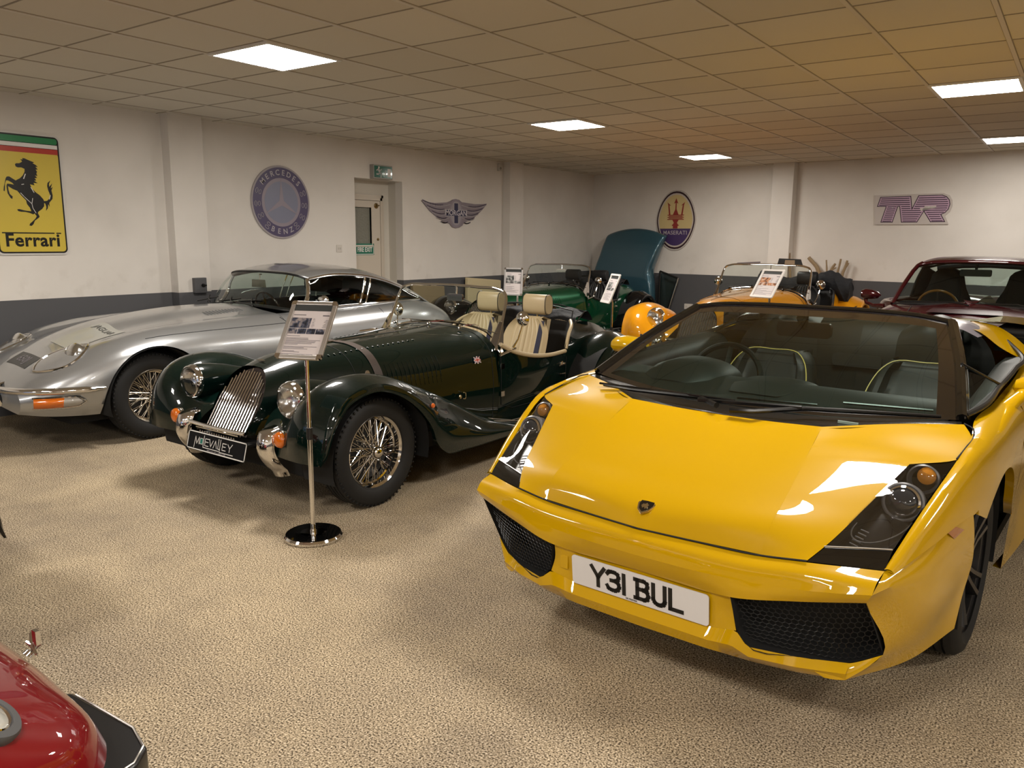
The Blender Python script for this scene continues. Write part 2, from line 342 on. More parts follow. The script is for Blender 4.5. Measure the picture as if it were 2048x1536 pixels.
stroke(b, st, .008, .0032, M=M0); b.build('white_border', M_WHITE, s, smooth=False)
text('FIRE EXIT', T(.105, -.0035, -.011) @ RX(pi/2), .082, M_WHITE, s, extrude=.0005, offset=.002, sx=.76)
def running_man(M, k=1.0):
    b = MB()
    for pts, w_ in ((((-.02, .02), (.0, -.005)), .018), (((0, -.005), (.018, -.02), (.012, -.045)), .010), (((0, -.005), (-.018, -.022), (-.04, -.022)), .010), (((-.02, .02), (-.042, .012)), .007), (((-.018, .02), (.012, .012), (.022, .024)), .007)):
        stroke(b, [(x*k, y*k) for x, y in pts], w_*k, 0, M=M)
    b.prism([(k*(-.012+.010*cos(a*pi/6)), k*(.038+.010*sin(a*pi/6))) for a in range(12)], 0, .0006, M); return b
running_man(T(-.225, -.0035, -.015) @ RX(pi/2), .9).build('running_figure', M_WHITE, s, smooth=False)
# lit exit box over the door
s = thing('exit_light_box', 'green running man exit light box on the wall above the door', 'exit sign', (X0, 7.335, 2.325), RL)
MB().box(-.165, -.07, -.085, .165, 0, .085).build('light_box_body', mat('grey_plastic', (.33, .32, .29, 1), .4), s, smooth=False, bevel=.004)
MB().box(-.155, -.0725, -.07, .155, -.0705, .07).build('green_legend', mat('legend_green', (.005, .12, .085, 1), .12, coat=1), s, smooth=False)
running_man(T(-.06, -.0735, 0) @ RX(pi/2), 1.35).build('running_figure', M_WHITE, s, smooth=False)
b = MB(); M0 = T(.035, -.0735, 0) @ RX(pi/2); stroke(b, [(0, .025), (0, -.02)], .007, 0, M=M0); b.prism([(-.015, -.012), (0, -.032), (.015, -.012)], 0, .0006, M0); b.build('down_arrow', M_WHITE, s, smooth=False)
b = MB(); b.box(.075, -.0735, -.055, .13, -.0728, .045); b.build('doorway_symbol', M_WHITE, s, smooth=False)
# small wall fittings
s = thing('light_switch', 'small white double light switch on the wall left of the door', 'light switch', (X0, 6.632, 1.388), RL)
MB().box(-.043, -.009, -.043, .043, 0, .043).build('switch_plate', mat('switch_white', (.62, .58, .53, 1), .3), s, smooth=False, bevel=.003)
for x in (-.014, .014): MB().box(x-.007, -.013, -.012, x+.007, -.009, .012).build('rocker', mat('switch_rocker', (.5, .47, .43, 1), .3), s, smooth=False)
s = thing('isolator_box', 'grey electrical isolator box on the first pilaster above the grey paint', 'electrical box', (X0+.125, 4.645, 1.035), RL)
MB().box(-.065, -.05, -.075, .065, 0, .075).build('box_body', mat('dado_grey', (.085, .085, .09, 1), .45), s, smooth=False, bevel=.004)
b = MB(); b.lathe([(0, 0), (.018, 0), (.018, .012), (0, .012)], 16, T(.02, -.05, 0) @ RX(pi/2)); b.box(.002, -.072, -.006, .05, -.06, .006); b.build('switch_knob', M_BLK, s)
s = thing('motion_sensor', 'small white motion sensor high on the wall beside the second pilaster', 'sensor', (X0+.0, 9.84, 2.575), RL)
MB().box(-.035, -.04, -.055, .035, 0, .055).build('sensor_body', mat('sensor_white', (.52, .49, .45, 1), .4), s, smooth=False, bevel=.008)
b = MB(); b.lathe([(0, .018), (.012, .014), (.02, 0)], 16, T(0, -.04, -.015) @ RX(pi/2)); b.build('sensor_lens', mat('sensor_lens', (.3, .28, .25, 1), .2), s)
# ------------------------------------------------------------ framed signs
def rrect(x0, z0, x1, z1, r, n=6):
    p = []
    for cx, cz, a0 in ((x1-r, z1-r, 0), (x0+r, z1-r, 90), (x0+r, z0+r, 180), (x1-r, z0+r, 270)):
        for k in range(n+1): a = radians(a0+90*k/n); p.append((cx+r*cos(a), cz+r*sin(a)))
    return p
F = RX(pi/2)                                  # local xy plane -> upright, facing -y
def layer(name, poly, h0, h1, m, parent):     # flat shape standing h0..h1 in front of the wall
    return MB().prism(poly, h0, h1, F).build(name, m, parent, smooth=False)
def ell(rx, rz, n=48, cx=0, cz=0): return [(cx+rx*cos(2*pi*k/n), cz+rz*sin(2*pi*k/n)) for k in range(n)]
# yellow prancing horse sign
M_YS = mat('sign_yellow', (.60, .46, .06, 1), .28, coat=.6); M_INK = mat('sign_black', (.006, .006, .006, 1), .3); M_RED = mat('sign_red', (.42, .035, .02, 1), .3); M_GR = mat('flag_green', (.02, .20, .07, 1), .3)
s = thing('horse_sign', 'tall yellow enamel sign with a black prancing horse at the left edge', 'wall sign', (X0, 3.19, 1.848), RL)
layer('backing_board', rrect(-.29, -.502, .29, .502, .045), 0, .016, mat('enamel_white', (.6, .58, .55, 1), .3), s)
layer('black_border', rrect(-.275, -.487, .275, .487, .038), .0162, .0172, M_INK, s)
layer('yellow_field', rrect(-.262, -.474, .262, .355, .028), .0174, .0184, M_YS, s)
layer('green_stripe', rrect(-.262, .425, .262, .474, .018), .0174, .0184, M_GR, s)
layer('white_stripe', [(-.262, .388), (.262, .388), (.262, .420), (-.262, .420)], .0174, .0184, M_WHITE, s)
layer('red_stripe', [(-.262, .342), (.262, .342), (.262, .384), (-.262, .384)], .0186, .0192, M_RED, s)
HORSE = "-0.132,0.240;-0.123,0.249;-0.098,0.251;-0.075,0.265;-0.079,0.276;-0.089,0.281;-0.067,0.286;-0.072,0.295;-0.052,0.294;-0.034,0.286;-0.007,0.276;0.021,0.267;0.006,0.260;0.030,0.247;0.046,0.231;0.026,0.232;0.044,0.210;0.026,0.209;0.036,0.192;0.029,0.177;0.036,0.156;0.016,0.161;0.032,0.141;0.011,0.137;0.024,0.120;0.006,0.116;0.033,0.097;-0.001,0.098;0.006,0.078;-0.030,0.085;-0.017,0.050;0.009,0.022;0.041,-0.003;0.064,-0.032;0.071,-0.049;0.095,-0.045;0.117,-0.023;0.125,0.001;0.112,0.042;0.106,0.078;0.112,0.105;0.137,0.127;0.123,0.097;0.123,0.073;0.150,0.104;0.134,0.061;0.152,0.074;0.138,0.044;0.145,0.002;0.140,-0.028;0.118,-0.053;0.111,-0.063;0.111,-0.096;0.101,-0.072;0.095,-0.108;0.078,-0.130;0.084,-0.097;0.078,-0.070;0.069,-0.064;0.067,-0.091;0.048,-0.116;0.017,-0.138;0.010,-0.150;0.023,-0.180;0.012,-0.192;-0.019,-0.214;-0.033,-0.244;-0.049,-0.259;-0.066,-0.256;-0.061,-0.241;-0.037,-0.220;-0.012,-0.196;-0.001,-0.177;-0.016,-0.154;-0.026,-0.163;-0.053,-0.152;-0.086,-0.144;-0.119,-0.144;-0.141,-0.140;-0.151,-0.126;-0.134,-0.122;-0.101,-0.130;-0.074,-0.135;-0.040,-0.137;-0.049,-0.108;-0.069,-0.079;-0.074,-0.047;-0.102,-0.016;-0.126,0.015;-0.134,0.026;-0.168,0.039;-0.201,0.060;-0.201,0.031;-0.194,-0.003;-0.174,-0.022;-0.179,-0.043;-0.191,-0.035;-0.210,0.002;-0.213,0.039;-0.213,0.062;-0.207,0.080;-0.180,0.079;-0.154,0.074;-0.168,0.090;-0.197,0.106;-0.211,0.106;-0.222,0.08;-0.226,0.042;-0.230,0.018;-0.239,0.021;-0.234,0.052;-0.223,0.088;-0.214,0.122;-0.204,0.137;-0.185,0.139;-0.165,0.126;-0.139,0.110;-0.104,0.130;-0.080,0.154;-0.063,0.185;-0.061,0.208;-0.085,0.218;-0.113,0.216;-0.128,0.223"
P2 = lambda t: [tuple(map(float, q.split(','))) for q in t.split(';')]
layer('prancing_horse', [(x+.044, z) for x, z in P2(HORSE)], .0186, .0192, M_INK, s)
b = MB(); M0 = T(.044, 0, 0) @ F
for pts, w_ in ((((-.06, .165), (-.075, .13)), .007), (((-.095, .08), (-.08, .083)), .005), (((-.025, .06), (-.005, .02)), .005), (((-.11, .01), (-.085, -.02), (-.045, -.06), (-.03, -.075), (-.02, -.03)), .004), (((-.03, -.075), (-.025, -.11), (-.005, -.15)), .004), (((.125, .0), (.115, -.03)), .005)):
    stroke(b, pts, w_, .0193, M=M0)
b.build('horse_detail_lines', M_WHITE, s, smooth=False)  # white print detail within the horse
b = MB(); stroke(b, [(-.235, -.318), (.17, -.318)], .010, .0186, M=F); stroke(b, [(.195, -.318), (.225, -.318)], .010, .0186, M=F); b.build('name_bar', M_INK, s, smooth=False)
text('Ferrari', T(-.003, -.0186, -.382) @ F, .150, M_INK, s, extrude=.0005, offset=.004, sx=1.0, spacing=1.05)
# round star sign
M_NAVY = mat('faded_navy', (.075, .06, .13, 1), .4); M_MAUVE = mat('mauve_grey', (.27, .235, .28, 1), .4); M_SKY = mat('dusty_blue', (.20, .21, .29, 1), .35); M_SILV = mat('silver_print', (.40, .37, .39, 1), .4)
s = thing('round_star_sign', 'round blue sign with a three pointed star and laurel ring', 'wall sign', (X0, 5.80, 1.893), RL)
layer('backing_disc', ell(.395, .395, 64), 0, .014, mat('printed_mdf', (.34, .31, .32, 1), .5), s)
layer('outer_ring', ell(.375, .375, 64), .0142, .0152, M_NAVY, s)
layer('inner_ring', ell(.262, .262, 64), .0154, .0162, M_MAUVE, s); layer('blue_centre', ell(.225, .225, 64), .0164, .0170, M_SKY, s)
b = MB()
for k in range(3):
    a = pi/2+2*pi*k/3; t1 = (.262*cos(a), .262*sin(a))
    b.prism([(.034*cos(a-pi/3), .034*sin(a-pi/3)), t1, (.034*cos(a+pi/3), .034*sin(a+pi/3)), (0, 0)], .0172, .0182, F)
b.build('three_pointed_star', M_MAUVE, s, smooth=False)
def arc_text(word, r, a0, da, size, flip, parent, h, m):
    for k, ch in enumerate(word):
        a = a0+da*k; mm = F @ T(r*cos(a), r*sin(a), h) @ RZ(a-pi/2 if not flip else a+pi/2)
        text(ch, mm, size, m, parent, 'letter', extrude=.0004, offset=.001)
arc_text('MERCEDES', .318, radians(138), radians(-13.7), .082, False, s, .0157, M_SILV)
arc_text('BENZ', .318, radians(246), radians(15.5), .082, True, s, .0157, M_SILV)
b = MB()
for sd in (-1, 1):
    for k in range(4):
        a = radians(-52+24*k)
        for dr, dw in ((-.022, -.09), (.022, .09)):
            pts = []
            for j in range(9):
                tt = 2*pi*j/8; aa = a+.085*cos(tt); rr = .318+dr+.014*sin(tt)*1.1
                pts.append((sd*rr*cos(aa), rr*sin(aa)))
            stroke(b, pts, .006, .0154, M=F)
b.build('laurel_leaves', M_SILV, s, smooth=False)
# winged sign
s = thing('winged_sign', 'cut-out winged badge sign in purple and grey, right of the door', 'wall sign', (X0, 8.82, 1.87), RL)
WNG = "-0.716,0.143;-0.599,0.130;-0.440,0.124;-0.193,0.142;-0.150,0.152;-0.108,0.164;-0.065,0.185;0.003,0.196;0.072,0.188;0.133,0.158;0.195,0.156;0.420,0.143;0.605,0.150;0.719,0.160;0.643,0.095;0.558,0.036;0.475,-0.011;0.420,-0.046;0.329,-0.082;0.203,-0.123;0.176,-0.129;0.140,-0.169;0.070,-0.197;-0.009,-0.207;-0.077,-0.194;-0.145,-0.142;-0.229,-0.133;-0.320,-0.093;-0.442,-0.043;-0.538,0.006;-0.616,0.065;-0.670,0.109"
layer('winged_board', P2(WNG), 0, .016, mat('wing_print', (.24, .205, .235, 1), .45), s)
b = MB(); b2 = MB()
for sd in (-1, 1):
    for k in range(5):
        x1 = .70-.095*k; z1 = .135-.068*k; z0 = .115-.057*k
        pts = [(sd*(.13+(x1-.13)*t), z0-.035*sin(pi*min(1, t*1.0))+(z1-z0)*t*t) for t in np.linspace(0, 1, 12)]
        if k < 4: stroke(b, pts, .009, .0162, M=F)
        stroke(b2, [(x, z+.018) for x, z in pts[3:]], .014, .0162, M=F)
b.build('feather_lines', M_SILV, s, smooth=False); b2.build('feather_bands', mat('plum_print', (.10, .075, .12, 1), .4), s, smooth=False)  # plum print strokes above the feather lines
layer('oval_badge', ell(.148, .197, 40), .0164, .0174, M_MAUVE, s); layer('oval_inner', ell(.122, .168, 40), .0176, .0182, mat('grey_mauve', (.33, .30, .33, 1), .4), s)
layer('cross_surround', [(-.055, -.15), (.055, -.15), (.055, -.048), (.245, -.048), (.245, .052), (.055, .052), (.055, .15), (-.055, .15), (-.055, .052), (-.245, .052), (-.245, -.048), (-.055, -.048)], .0184, .0190, M_SILV, s)
layer('navy_cross', [(-.042, -.138), (.042, -.138), (.042, -.037), (.232, -.037), (.232, .041), (.042, .041), (.042, .138), (-.042, .138), (-.042, .041), (-.232, .041), (-.232, -.037), (-.042, -.037)], .0192, .0197, mat('navy_ink', (.02, .02, .07, 1), .4), s)
text('MORGAN', T(0, -.0204, .001) @ F, .100, mat('pale_lilac_ink', (.62, .58, .62, 1), .4), s, extrude=.0006, offset=.001, sx=1.08)
# pointed oval trident sign on the far wall
XM = -5.605; cb = cos(BA)
s = thing('trident_sign', 'pointed oval cream and purple sign with a red trident', 'wall sign', (XM, YB(XM), 1.85), BA)
def vesica(k, n=40):
    P = []
    for i in range(n):
        a = 2*pi*i/n; x = sin(a); z = cos(a); P.append((.375*k*math.copysign(abs(x)**.92, x), .494*k*math.copysign(abs(z)**1.22 if abs(z) < 1 else 1, z)))
    return P
layer('oval_board', vesica(1), 0, .016, mat('plaque_white', (.50, .46, .43, 1), .4), s)
layer('dark_outline', vesica(.955), .0162, .0170, mat('dark_outline', (.03, .01, .015, 1), .4), s)
layer('pale_ring', vesica(.895), .0172, .0178, mat('pale_ring', (.52, .46, .42, 1), .4), s)
CR = mat('cream_field', (.58, .46, .22, 1), .4); PU = mat('purple_field', (.06, .035, .12, 1), .4)
V_ = vesica(.84, 60); layer('cream_field', V_, .0180, .0186, CR, s)
zc = -.135; xs_ = np.interp(-zc, [-p[1] for p in V_[:31]], [p[0] for p in V_[:31]])
low = [p for p in V_ if p[1] < zc]; layer('purple_field', [(float(xs_), zc)]+[p for p in low]+[(-float(xs_), zc)], .0188, .0194, PU, s)
b = MB(); h = .0188
b.prism([(0, .36), (.04, .27), (.01, .285), (.012, .18), (.055, .09), (-.055, .09), (-.012, .18), (-.01, .285), (-.04, .27)], h, h+.0006, F)
for sd in (-1, 1):
    b.prism([(sd*.165, .295), (sd*.095, .24), (sd*.125, .245), (sd*.10, .09), (sd*.13, .09), (sd*.148, .245)], h, h+.0006, F)
for z0, z1, w_ in ((.078, .092, .155), (.06, .074, .13), (.042, .056, .155), (.026, .038, .13), (.008, .022, .155)): b.prism([(-w_, z0), (w_, z0), (w_, z1), (-w_, z1)], h, h+.0006, F)
b.prism([(-.06, .008), (.06, .008), (.03, -.04), (.05, -.07), (.065, -.075), (.065, -.09), (.045, -.09), (.045, -.132), (-.045, -.132), (-.045, -.09), (-.065, -.09), (-.065, -.075), (-.05, -.07), (-.03, -.04)], h, h+.0006, F)
b.build('red_trident', mat('trident_red', (.26, .03, .025, 1), .4), s, smooth=False)
text('MASERATI', T(0, -.0197, -.205) @ F, .092, M_SILV, s, extrude=.0004, offset=.001, sx=1.05, spacing=1.05)
# striped letters sign
XT = -1.98
s = thing('striped_letter_sign', 'white board sign with slanted purple striped letters', 'wall sign', (XT, YB(XT), 1.956), BA)
layer('white_board', P2("-0.500,0.203;0.222,0.206;0.367,0.207;0.442,0.177;0.486,0.110;0.493,0.038;0.468,-0.039;0.416,-0.091;0.468,-0.200;-0.466,-0.198"), 0, .018, mat('board_white', (.52, .47, .44, 1), .35), s)
TV = P2("-0.418,0.173;-0.028,0.177;0.001,0.004;0.071,0.180;0.360,0.180;0.413,0.159;0.450,0.116;0.463,0.061;0.449,-0.005;0.412,-0.049;0.365,-0.070;0.421,-0.166;0.249,-0.167;0.154,-0.022;0.079,-0.168;-0.117,-0.168;-0.158,0.047;-0.183,0.044;-0.236,-0.167;-0.386,-0.165;-0.333,0.048;-0.450,0.050")
layer('lilac_letters', TV, .0182, .0188, mat('lilac', (.50, .34, .46, 1), .4), s)
b = MB(); stroke(b, TV+[TV[0]], .010, .0190, M=F); b.build('letter_outline', mat('deep_plum', (.03, .01, .03, 1), .4), s, smooth=False)
b = MB()
def cuts(z):
    r = []
    for (x1, z1), (x2, z2) in zip(TV, TV[1:]+TV[:1]):
        if (z1-z)*(z2-z) < 0: r.append(x1+(x2-x1)*(z-z1)/(z2-z1))
    return sorted(r)
for k in range(12):
    z = .150-.0275*k; ca, cb_ = cuts(z-.0055), cuts(z+.0055)
    if len(ca) == len(cb_):
        for i in range(0, len(ca)-1, 2):
            b.prism([(ca[i]+.018, z-.0055), (ca[i+1]-.018, z-.0055), (cb_[i+1]-.018, z+.0055), (cb_[i]+.018, z+.0055)], .0192, .0197, F)
b.build('purple_stripes', mat('deep_plum', (.03, .01, .03, 1), .4), s, smooth=False)
b = MB()
for x, z in ((-.25, .028), (.21, .03)): b.prism(ell(.006, .006, 10, x, z), .0192, .022, F)
b.build('fixing_screws', M_STEEL, s)
b = MB(); b.prism([(.10, .018), (.30, .018), (.30, .044), (.16, .044), (.13, -.02), (.115, -.02)], .0198, .0202, F); b.build('r_cutout', MATS['board_white'], s, smooth=False)
# ------------------------------------------------------------ price-sheet display stands
M_SHEET = noise_bump(mat('printed_sheet', (.60, .545, .54, 1), .35, coat=.4), 5, .02)
M_INKG = mat('sheet_ink', (.10, .09, .10, 1), .5)
def photo_mat(name, c1, c2, c3):
    m = mat(name, c1, .4, coat=.4); n, l, b_ = nodes(m); t = n.new('ShaderNodeTexCoord'); z = n.new('ShaderNodeTexNoise'); z.inputs['Scale'].default_value = 38; z.inputs['Detail'].default_value = 4
    r = n.new('ShaderNodeValToRGB'); e = r.color_ramp.elements; e[0].position = .38; e[0].color = c1; e[1].position = .62; e[1].color = c3; q = e.new(.5); q.color = c2
    l.new(t.outputs['Object'], z.inputs['Vector']); l.new(z.outputs['Fac'], r.inputs[0]); l.new(r.outputs[0], b_.inputs['Base Color']); return m
PH_B = photo_mat('photo_dark_blue', (.01, .012, .02, 1), (.05, .06, .10, 1), (.30, .26, .25, 1)); PH_G = photo_mat('photo_grey', (.03, .03, .03, 1), (.12, .12, .12, 1), (.4, .4, .38, 1)); PH_O = photo_mat('photo_orange', (.06, .02, .01, 1), (.45, .16, .04, 1), (.5, .4, .33, 1))
def display_stand(label, c, phi, tilt, pole, ph, frame_m, detail=1, fs=1):
    """c: centre of the sheet frame; pole: foot position"""
    t = thing('display_stand', label, 'display stand', (pole[0], pole[1], 0)); W, H = .1225, .1675
    b = MB(); b.lathe([(0, 0), (.14, 0), (.146, .006), (.146, .016), (.138, .026), (.12, .029), (.03, .031), (0, .031)], 48); b.build('base_disc', M_CHROME, t)
    MB().lathe([(0, .0305), (.134, .0285), (.134, .0292), (0, .0312)], 48).build('base_top', M_GBLK, t)
    cv = Vector(c)-Vector((pole[0], pole[1], 0))
    M = T(*cv) @ RZ(phi) @ RX(-tilt) @ SC(fs, fs, fs)          # frame local: x across, z up, front -y
    M3 = M.to_3x3(); up = M3 @ Vector((0, 0, 1)); fr = M3 @ Vector((0, -1, 0))
    top = cv-up*.06-fr*.012
    b = MB(); b.tube([(0, 0, .03), (0, 0, .045)], .016, 16); b.tube([(0, 0, .03), (0, 0, .55)], .0125, 16); b.tube([(0, 0, .55), (0, 0, max(.7, top.z-.10)), (top.x*.4, top.y*.4, top.z-.04), tuple(top)], .0105, 14)
    b.build('pole', M_CHROME, t)
    MB().tube([(0, 0, .515), (0, 0, .575)], .0155, 16).build('height_collar', M_RUB, t)
    e = .013; b = MB(); k = .022
    def bar(p, q):
        return
    b.box(-W, -.012, -H+.02, -W+k, .004, H-.02); b.box(W-k, -.012, -H+.02, W, .004, H-.02); b.box(-W+.02, -.012, -H, W-.02, .004, -H+k); b.box(-W+.02, -.012, H-k, W-.02, .004, H)
    b.box(-W+k, -.001, -H+k, W-k, .004, H-k); b.xf(M); fo = b.build('sheet_frame', frame_m, t, smooth=False, bevel=.004)
    b = MB()
    for sx in (-1, 1):
        for sz in (-1, 1):
            b.prism([(sx*(W-.026), sz*H), (sx*(W-.012), sz*H), (sx*(W-.003), sz*(H-.003)), (sx*W, sz*(H-.012)), (sx*W, sz*(H-.026)), (sx*(W-.026), sz*(H-.026))], .0, .0135, F)
    b.xf(M).build('frame_corners', M_CHROME if frame_m is M_ALU else frame_m, t, smooth=False)
    MB().box(-W+k, -.0025, -H+k, W-k, -.0015, H-k).xf(M).build('printed_sheet', M_SHEET, t, smooth=False)
    MB().box(-W+k, -.0032, H-k-.032, W-k, -.0026, H-k).xf(M).build('sheet_header', mat('sheet_header_ink', (.045, .05, .05, 1), .4), t, smooth=False)
    MB().box(-W+k+.002, -.0032, .012, .006, -.0026, .072).xf(M).build('main_photo', ph, t, smooth=False)
    for q in range(4): x0 = -W+k+.002+q*.0488; MB().box(x0, -.0032, -.022, x0+.0455, -.0026, .009).xf(M).build('small_photo', ph, t, smooth=False)
    b = MB(); random.seed(len(label))
    z = -.034
    for q in range(20 if detail else 10):
        if q in (1, 9, 13, 16): z -= .006 if detail else .012; continue
        L_ = random.uniform(.05, .19)*.98; b.box(-W+k+.004, -.0031, z-.0011, -W+k+.004+min(L_, .185), -.0027, z+.0011); z -= .0062 if detail else .0115
        if z < -H+k+.006: break
    for q in range(8): b.box(.014, -.0031, .068-q*.007, .014+random.uniform(.008, .02), -.0027, .0695-q*.007); b.box(.095-random.uniform(.01, .03), -.0031, .060-q*.006, .095, -.0027, .0615-q*.006)
    b.box(-W+k+.004, -.0031, .087, -.03, -.0027, .091); b.box(.06, -.0031, .084, .095, -.0027, .090)
    b.xf(M).build('sheet_text', M_INKG, t, smooth=False); return t
display_stand('chrome display stand with silver framed price sheet in front of the dark green car', (-3.063, 2.561, 1.057), .398, .688, (-3.045, 2.535), PH_B, M_ALU)
display_stand('upright silver framed price sheet stand behind the cream headrests', (-5.187, 7.288, 1.045), .229, .082, (-5.155, 7.32), PH_G, M_ALU, 0, .93)
display_stand('narrow turned price sheet stand beside the green and black car door', (-4.135, 7.633, .993), -.674, .39, (-4.13, 7.66), PH_G, mat('white_frame', (.66, .63, .6, 1), .35), 0)
display_stand('white framed price sheet stand over the orange car bonnet', (-2.469, 7.724, 1.105), -.268, .668, (-2.45, 7.74), PH_O, mat('white_frame', (.66, .63, .6, 1), .35), 0)
# ------------------------------------------------------------ shared car helpers
FY = SC(1, -1, 1)
def cb(mb, name, m, parent, mirror=False, **k):
    """car data (x right, y forward, z up) -> local; optional mirrored twin in the same panel"""
    if mirror: mb.mirror()
    mb.xf(FY); return mb.build(name, m, parent, **k)
def pair(mk, name, m, parent, **k):
    """left and right part as two objects"""
    out = []
    for s in (1, -1):
        mb = mk()
        if s < 0: mb.flipx()
        out.append(cb(mb, name, m, parent, **k))
    return out
def G(rows, nu, nv): return patch(rows, nu, nv)
def trimmed(sections, ys, nt, zlow, inset=.03, lipw=None):
    """sections: list of (y, [(x,z)..]); returns grid cut along zlow(y), edge folded inwards"""
    yy = [s[0] for s in sections]; P = np.array([curve(s[1], 81) for s in sections])
    order = np.argsort(yy); ya = np.array(yy)[order]; D = hermite(ya, P[order], ys); out = []
    for y, S in zip(ys, D):
        zl = zlow(y); k = len(S)
        idx = np.where((S[1:, 1] < zl) & (S[:-1, 1] >= zl))[0]
        R = S[np.round(np.linspace(0, len(S)-1, nt)).astype(int)].copy()
        if len(idx):
            i = idx[0]; a, b_ = S[i], S[i+1]; t = (a[1]-zl)/max(1e-9, a[1]-b_[1]); cp = a+(b_-a)*t; R[np.round(np.linspace(0, len(S)-1, nt)).astype(int) > i] = cp
        row = [(x, y, z) for x, z in R]
        if inset: row += [(row[-1][0]-inset*.3, y, row[-1][2]+.002), (row[-1][0]-inset, y, row[-1][2]+.004)]
        out.append(row)
    return np.array(out)
def archz(*arches, base=None):
    def f(y):
        z = base(y) if callable(base) else (base or .15)
        for ya, za, R in arches:
            if abs(y-ya) < R: z = max(z, za+math.sqrt(R*R-(y-ya)**2))
        return z
    return f
def ysamp(y0, y1, n, *arches):
    s = list(np.linspace(y0, y1, n))
    for ya, za, R in arches: s += [ya+R*sin(a) for a in np.linspace(-pi/2, pi/2, 33)]+[ya-R-.0005, ya+R+.0005]
    lo, hi = min(y0, y1), max(y0, y1); s = sorted(q for q in s if lo <= q <= hi); r = [s[0]]
    for q in s[1:]:
        if q-r[-1] > .0004: r.append(q)
    return r
def arch_liner(x0, x1, ya, za, R, parent, m=M_MATB):
    def mk():
        b = MB(); g = []
        for a in np.linspace(-.25, pi+.25, 30): g.append([(x0, ya+R*cos(a), za+R*sin(a)), (x1, ya+R*cos(a), za+R*sin(a))])
        b.grid(g); b.prism([(ya+R*cos(a), za+R*sin(a)) for a in np.linspace(-.25, pi+.25, 30)], x0-.005, x0, Matrix(((0, 0, 1, 0), (1, 0, 0, 0), (0, 1, 0, 0), (0, 0, 0, 1)))); return b
    pair(mk, 'wheel_arch_liner', m, parent)
def tyre(b, R, r, w, groove=4):
    """tyre profile about local z (axle), outer face at +w/2"""
    h = w/2; pr = [(r, -h*.72), (r+.012, -h*.86), (r+(R-r)*.45, -h*1.0), (R-.022, -h*.93), (R-.006, -h*.78)]
    n = groove; xs = np.linspace(-h*.74, h*.74, n*2+2)
    for i in range(0, len(xs)-1):
        a, c = xs[i], xs[i+1]
        if i % 2 == 0: pr += [(R-.001*abs(a/h)*4, a), (R-.001*abs(c/h)*4, c)]
        else: pr += [(R-.009, a+.001), (R-.009, c-.001)] if False else []
        if i % 2 == 1:
            mid = (a+c)/2; q = min(.004, (c-a)/2.2); pr += [(R, mid-q), (R-.009, mid-q+.0005), (R-.009, mid+q-.0005), (R, mid+q)]
    pr += [(R-.006, h*.78), (R-.022, h*.93), (R-.045, h*.985), (r+(R-r)*.45, h), (r+.012, h*.86), (r, h*.72)]
    b.lathe(pr, 72); return b
def tread_blocks(b, R, w, n=64):
    for k in range(n):
        a = 2*pi*k/n
        for s in (-1, 1):
            M = RZ(a) @ T(R-.0055, 0, s*w*.405)
            b.add([tuple(M @ Vector(v)) for v in [(-.010, -.0045, -w*.055), (-.010, .0045, -w*.055), (-.010, .0045, w*.055), (-.010, -.0045, w*.055), (.0008, -.0045, -w*.05), (.0008, .0045, -w*.05), (.0008, .0045, w*.05), (.0008, -.0045, w*.05)]],
                  [(4, 5, 6, 7), (0, 1, 5, 4), (1, 2, 6, 5), (2, 3, 7, 6), (3, 0, 4, 7)])
    return b
def wire_wheel(parent, x, y, R, w, rr=.195, steer=0, label=None, rim_m=None, detail=True):
    """spoked wheel: rim mesh > tyre, wire_spokes, hub, spinner; x signed (outer side away from the car)"""
    s = 1 if x > 0 else -1; rm = rim_m or M_CHROME
    M = T(x, y, R) @ RZ(steer) @ RY(pi/2*s)
    b = MB(); h = w/2*.78
    b.lathe([(rr+.004, h+.004), (rr+.008, h), (rr-.004, h-.010), (rr-.012, h-.018), (rr-.015, h-.05), (rr-.024, h-.055), (rr-.026, 0), (rr-.024, -h+.03), (rr+.005, -h)], 64, M)
    rim = cb(b, 'wheel', rm, parent, label=label)
    b = MB(); tyre(b, R, rr, w); tread_blocks(b, R, w) if detail else None; b.xf(M); cb(b, 'tyre', M_TYRE, rim, rec=True)
    b = MB(); n = 24; ri = rr-.024
    for k in range(n):
        for row, (hz, hr, oz, tw) in enumerate(((.052, .034, h-.05, .5), (-.02, .05, -.005, -.6), (.030, .045, .02, -.42))):
            a0 = 2*pi*(k+row*.33)/n; a1 = a0+tw*(1 if k % 2 else -1)
            b.tube([(hr*cos(a1), hr*sin(a1), hz), (ri*cos(a0), ri*sin(a0), oz)], .0021, 5, caps=False)
    b.xf(M); cb(b, 'wire_spokes', rm, rim)
    b = MB(); b.lathe([(.052, -.06), (.052, -.02), (.038, 0), (.036, .045), (.040, .055), (.038, .064), (.0, .066)], 28, M); cb(b, 'hub_shell', rm, rim)
    b = MB(); b.lathe([(.034, .060), (.036, .072), (.030, .084), (.018, .092), (0, .094)], 24, M); cb(b, 'spinner_cap', M_CHROME, rim)
    b = MB(); b.lathe([(.0, -.03), (rr-.03, -.03), (rr-.03, -.045), (0, -.045)], 32, M); cb(b, 'brake_disc', mat('dark_iron', (.03, .03, .03, 1), .5, .6), rim)
    return rim
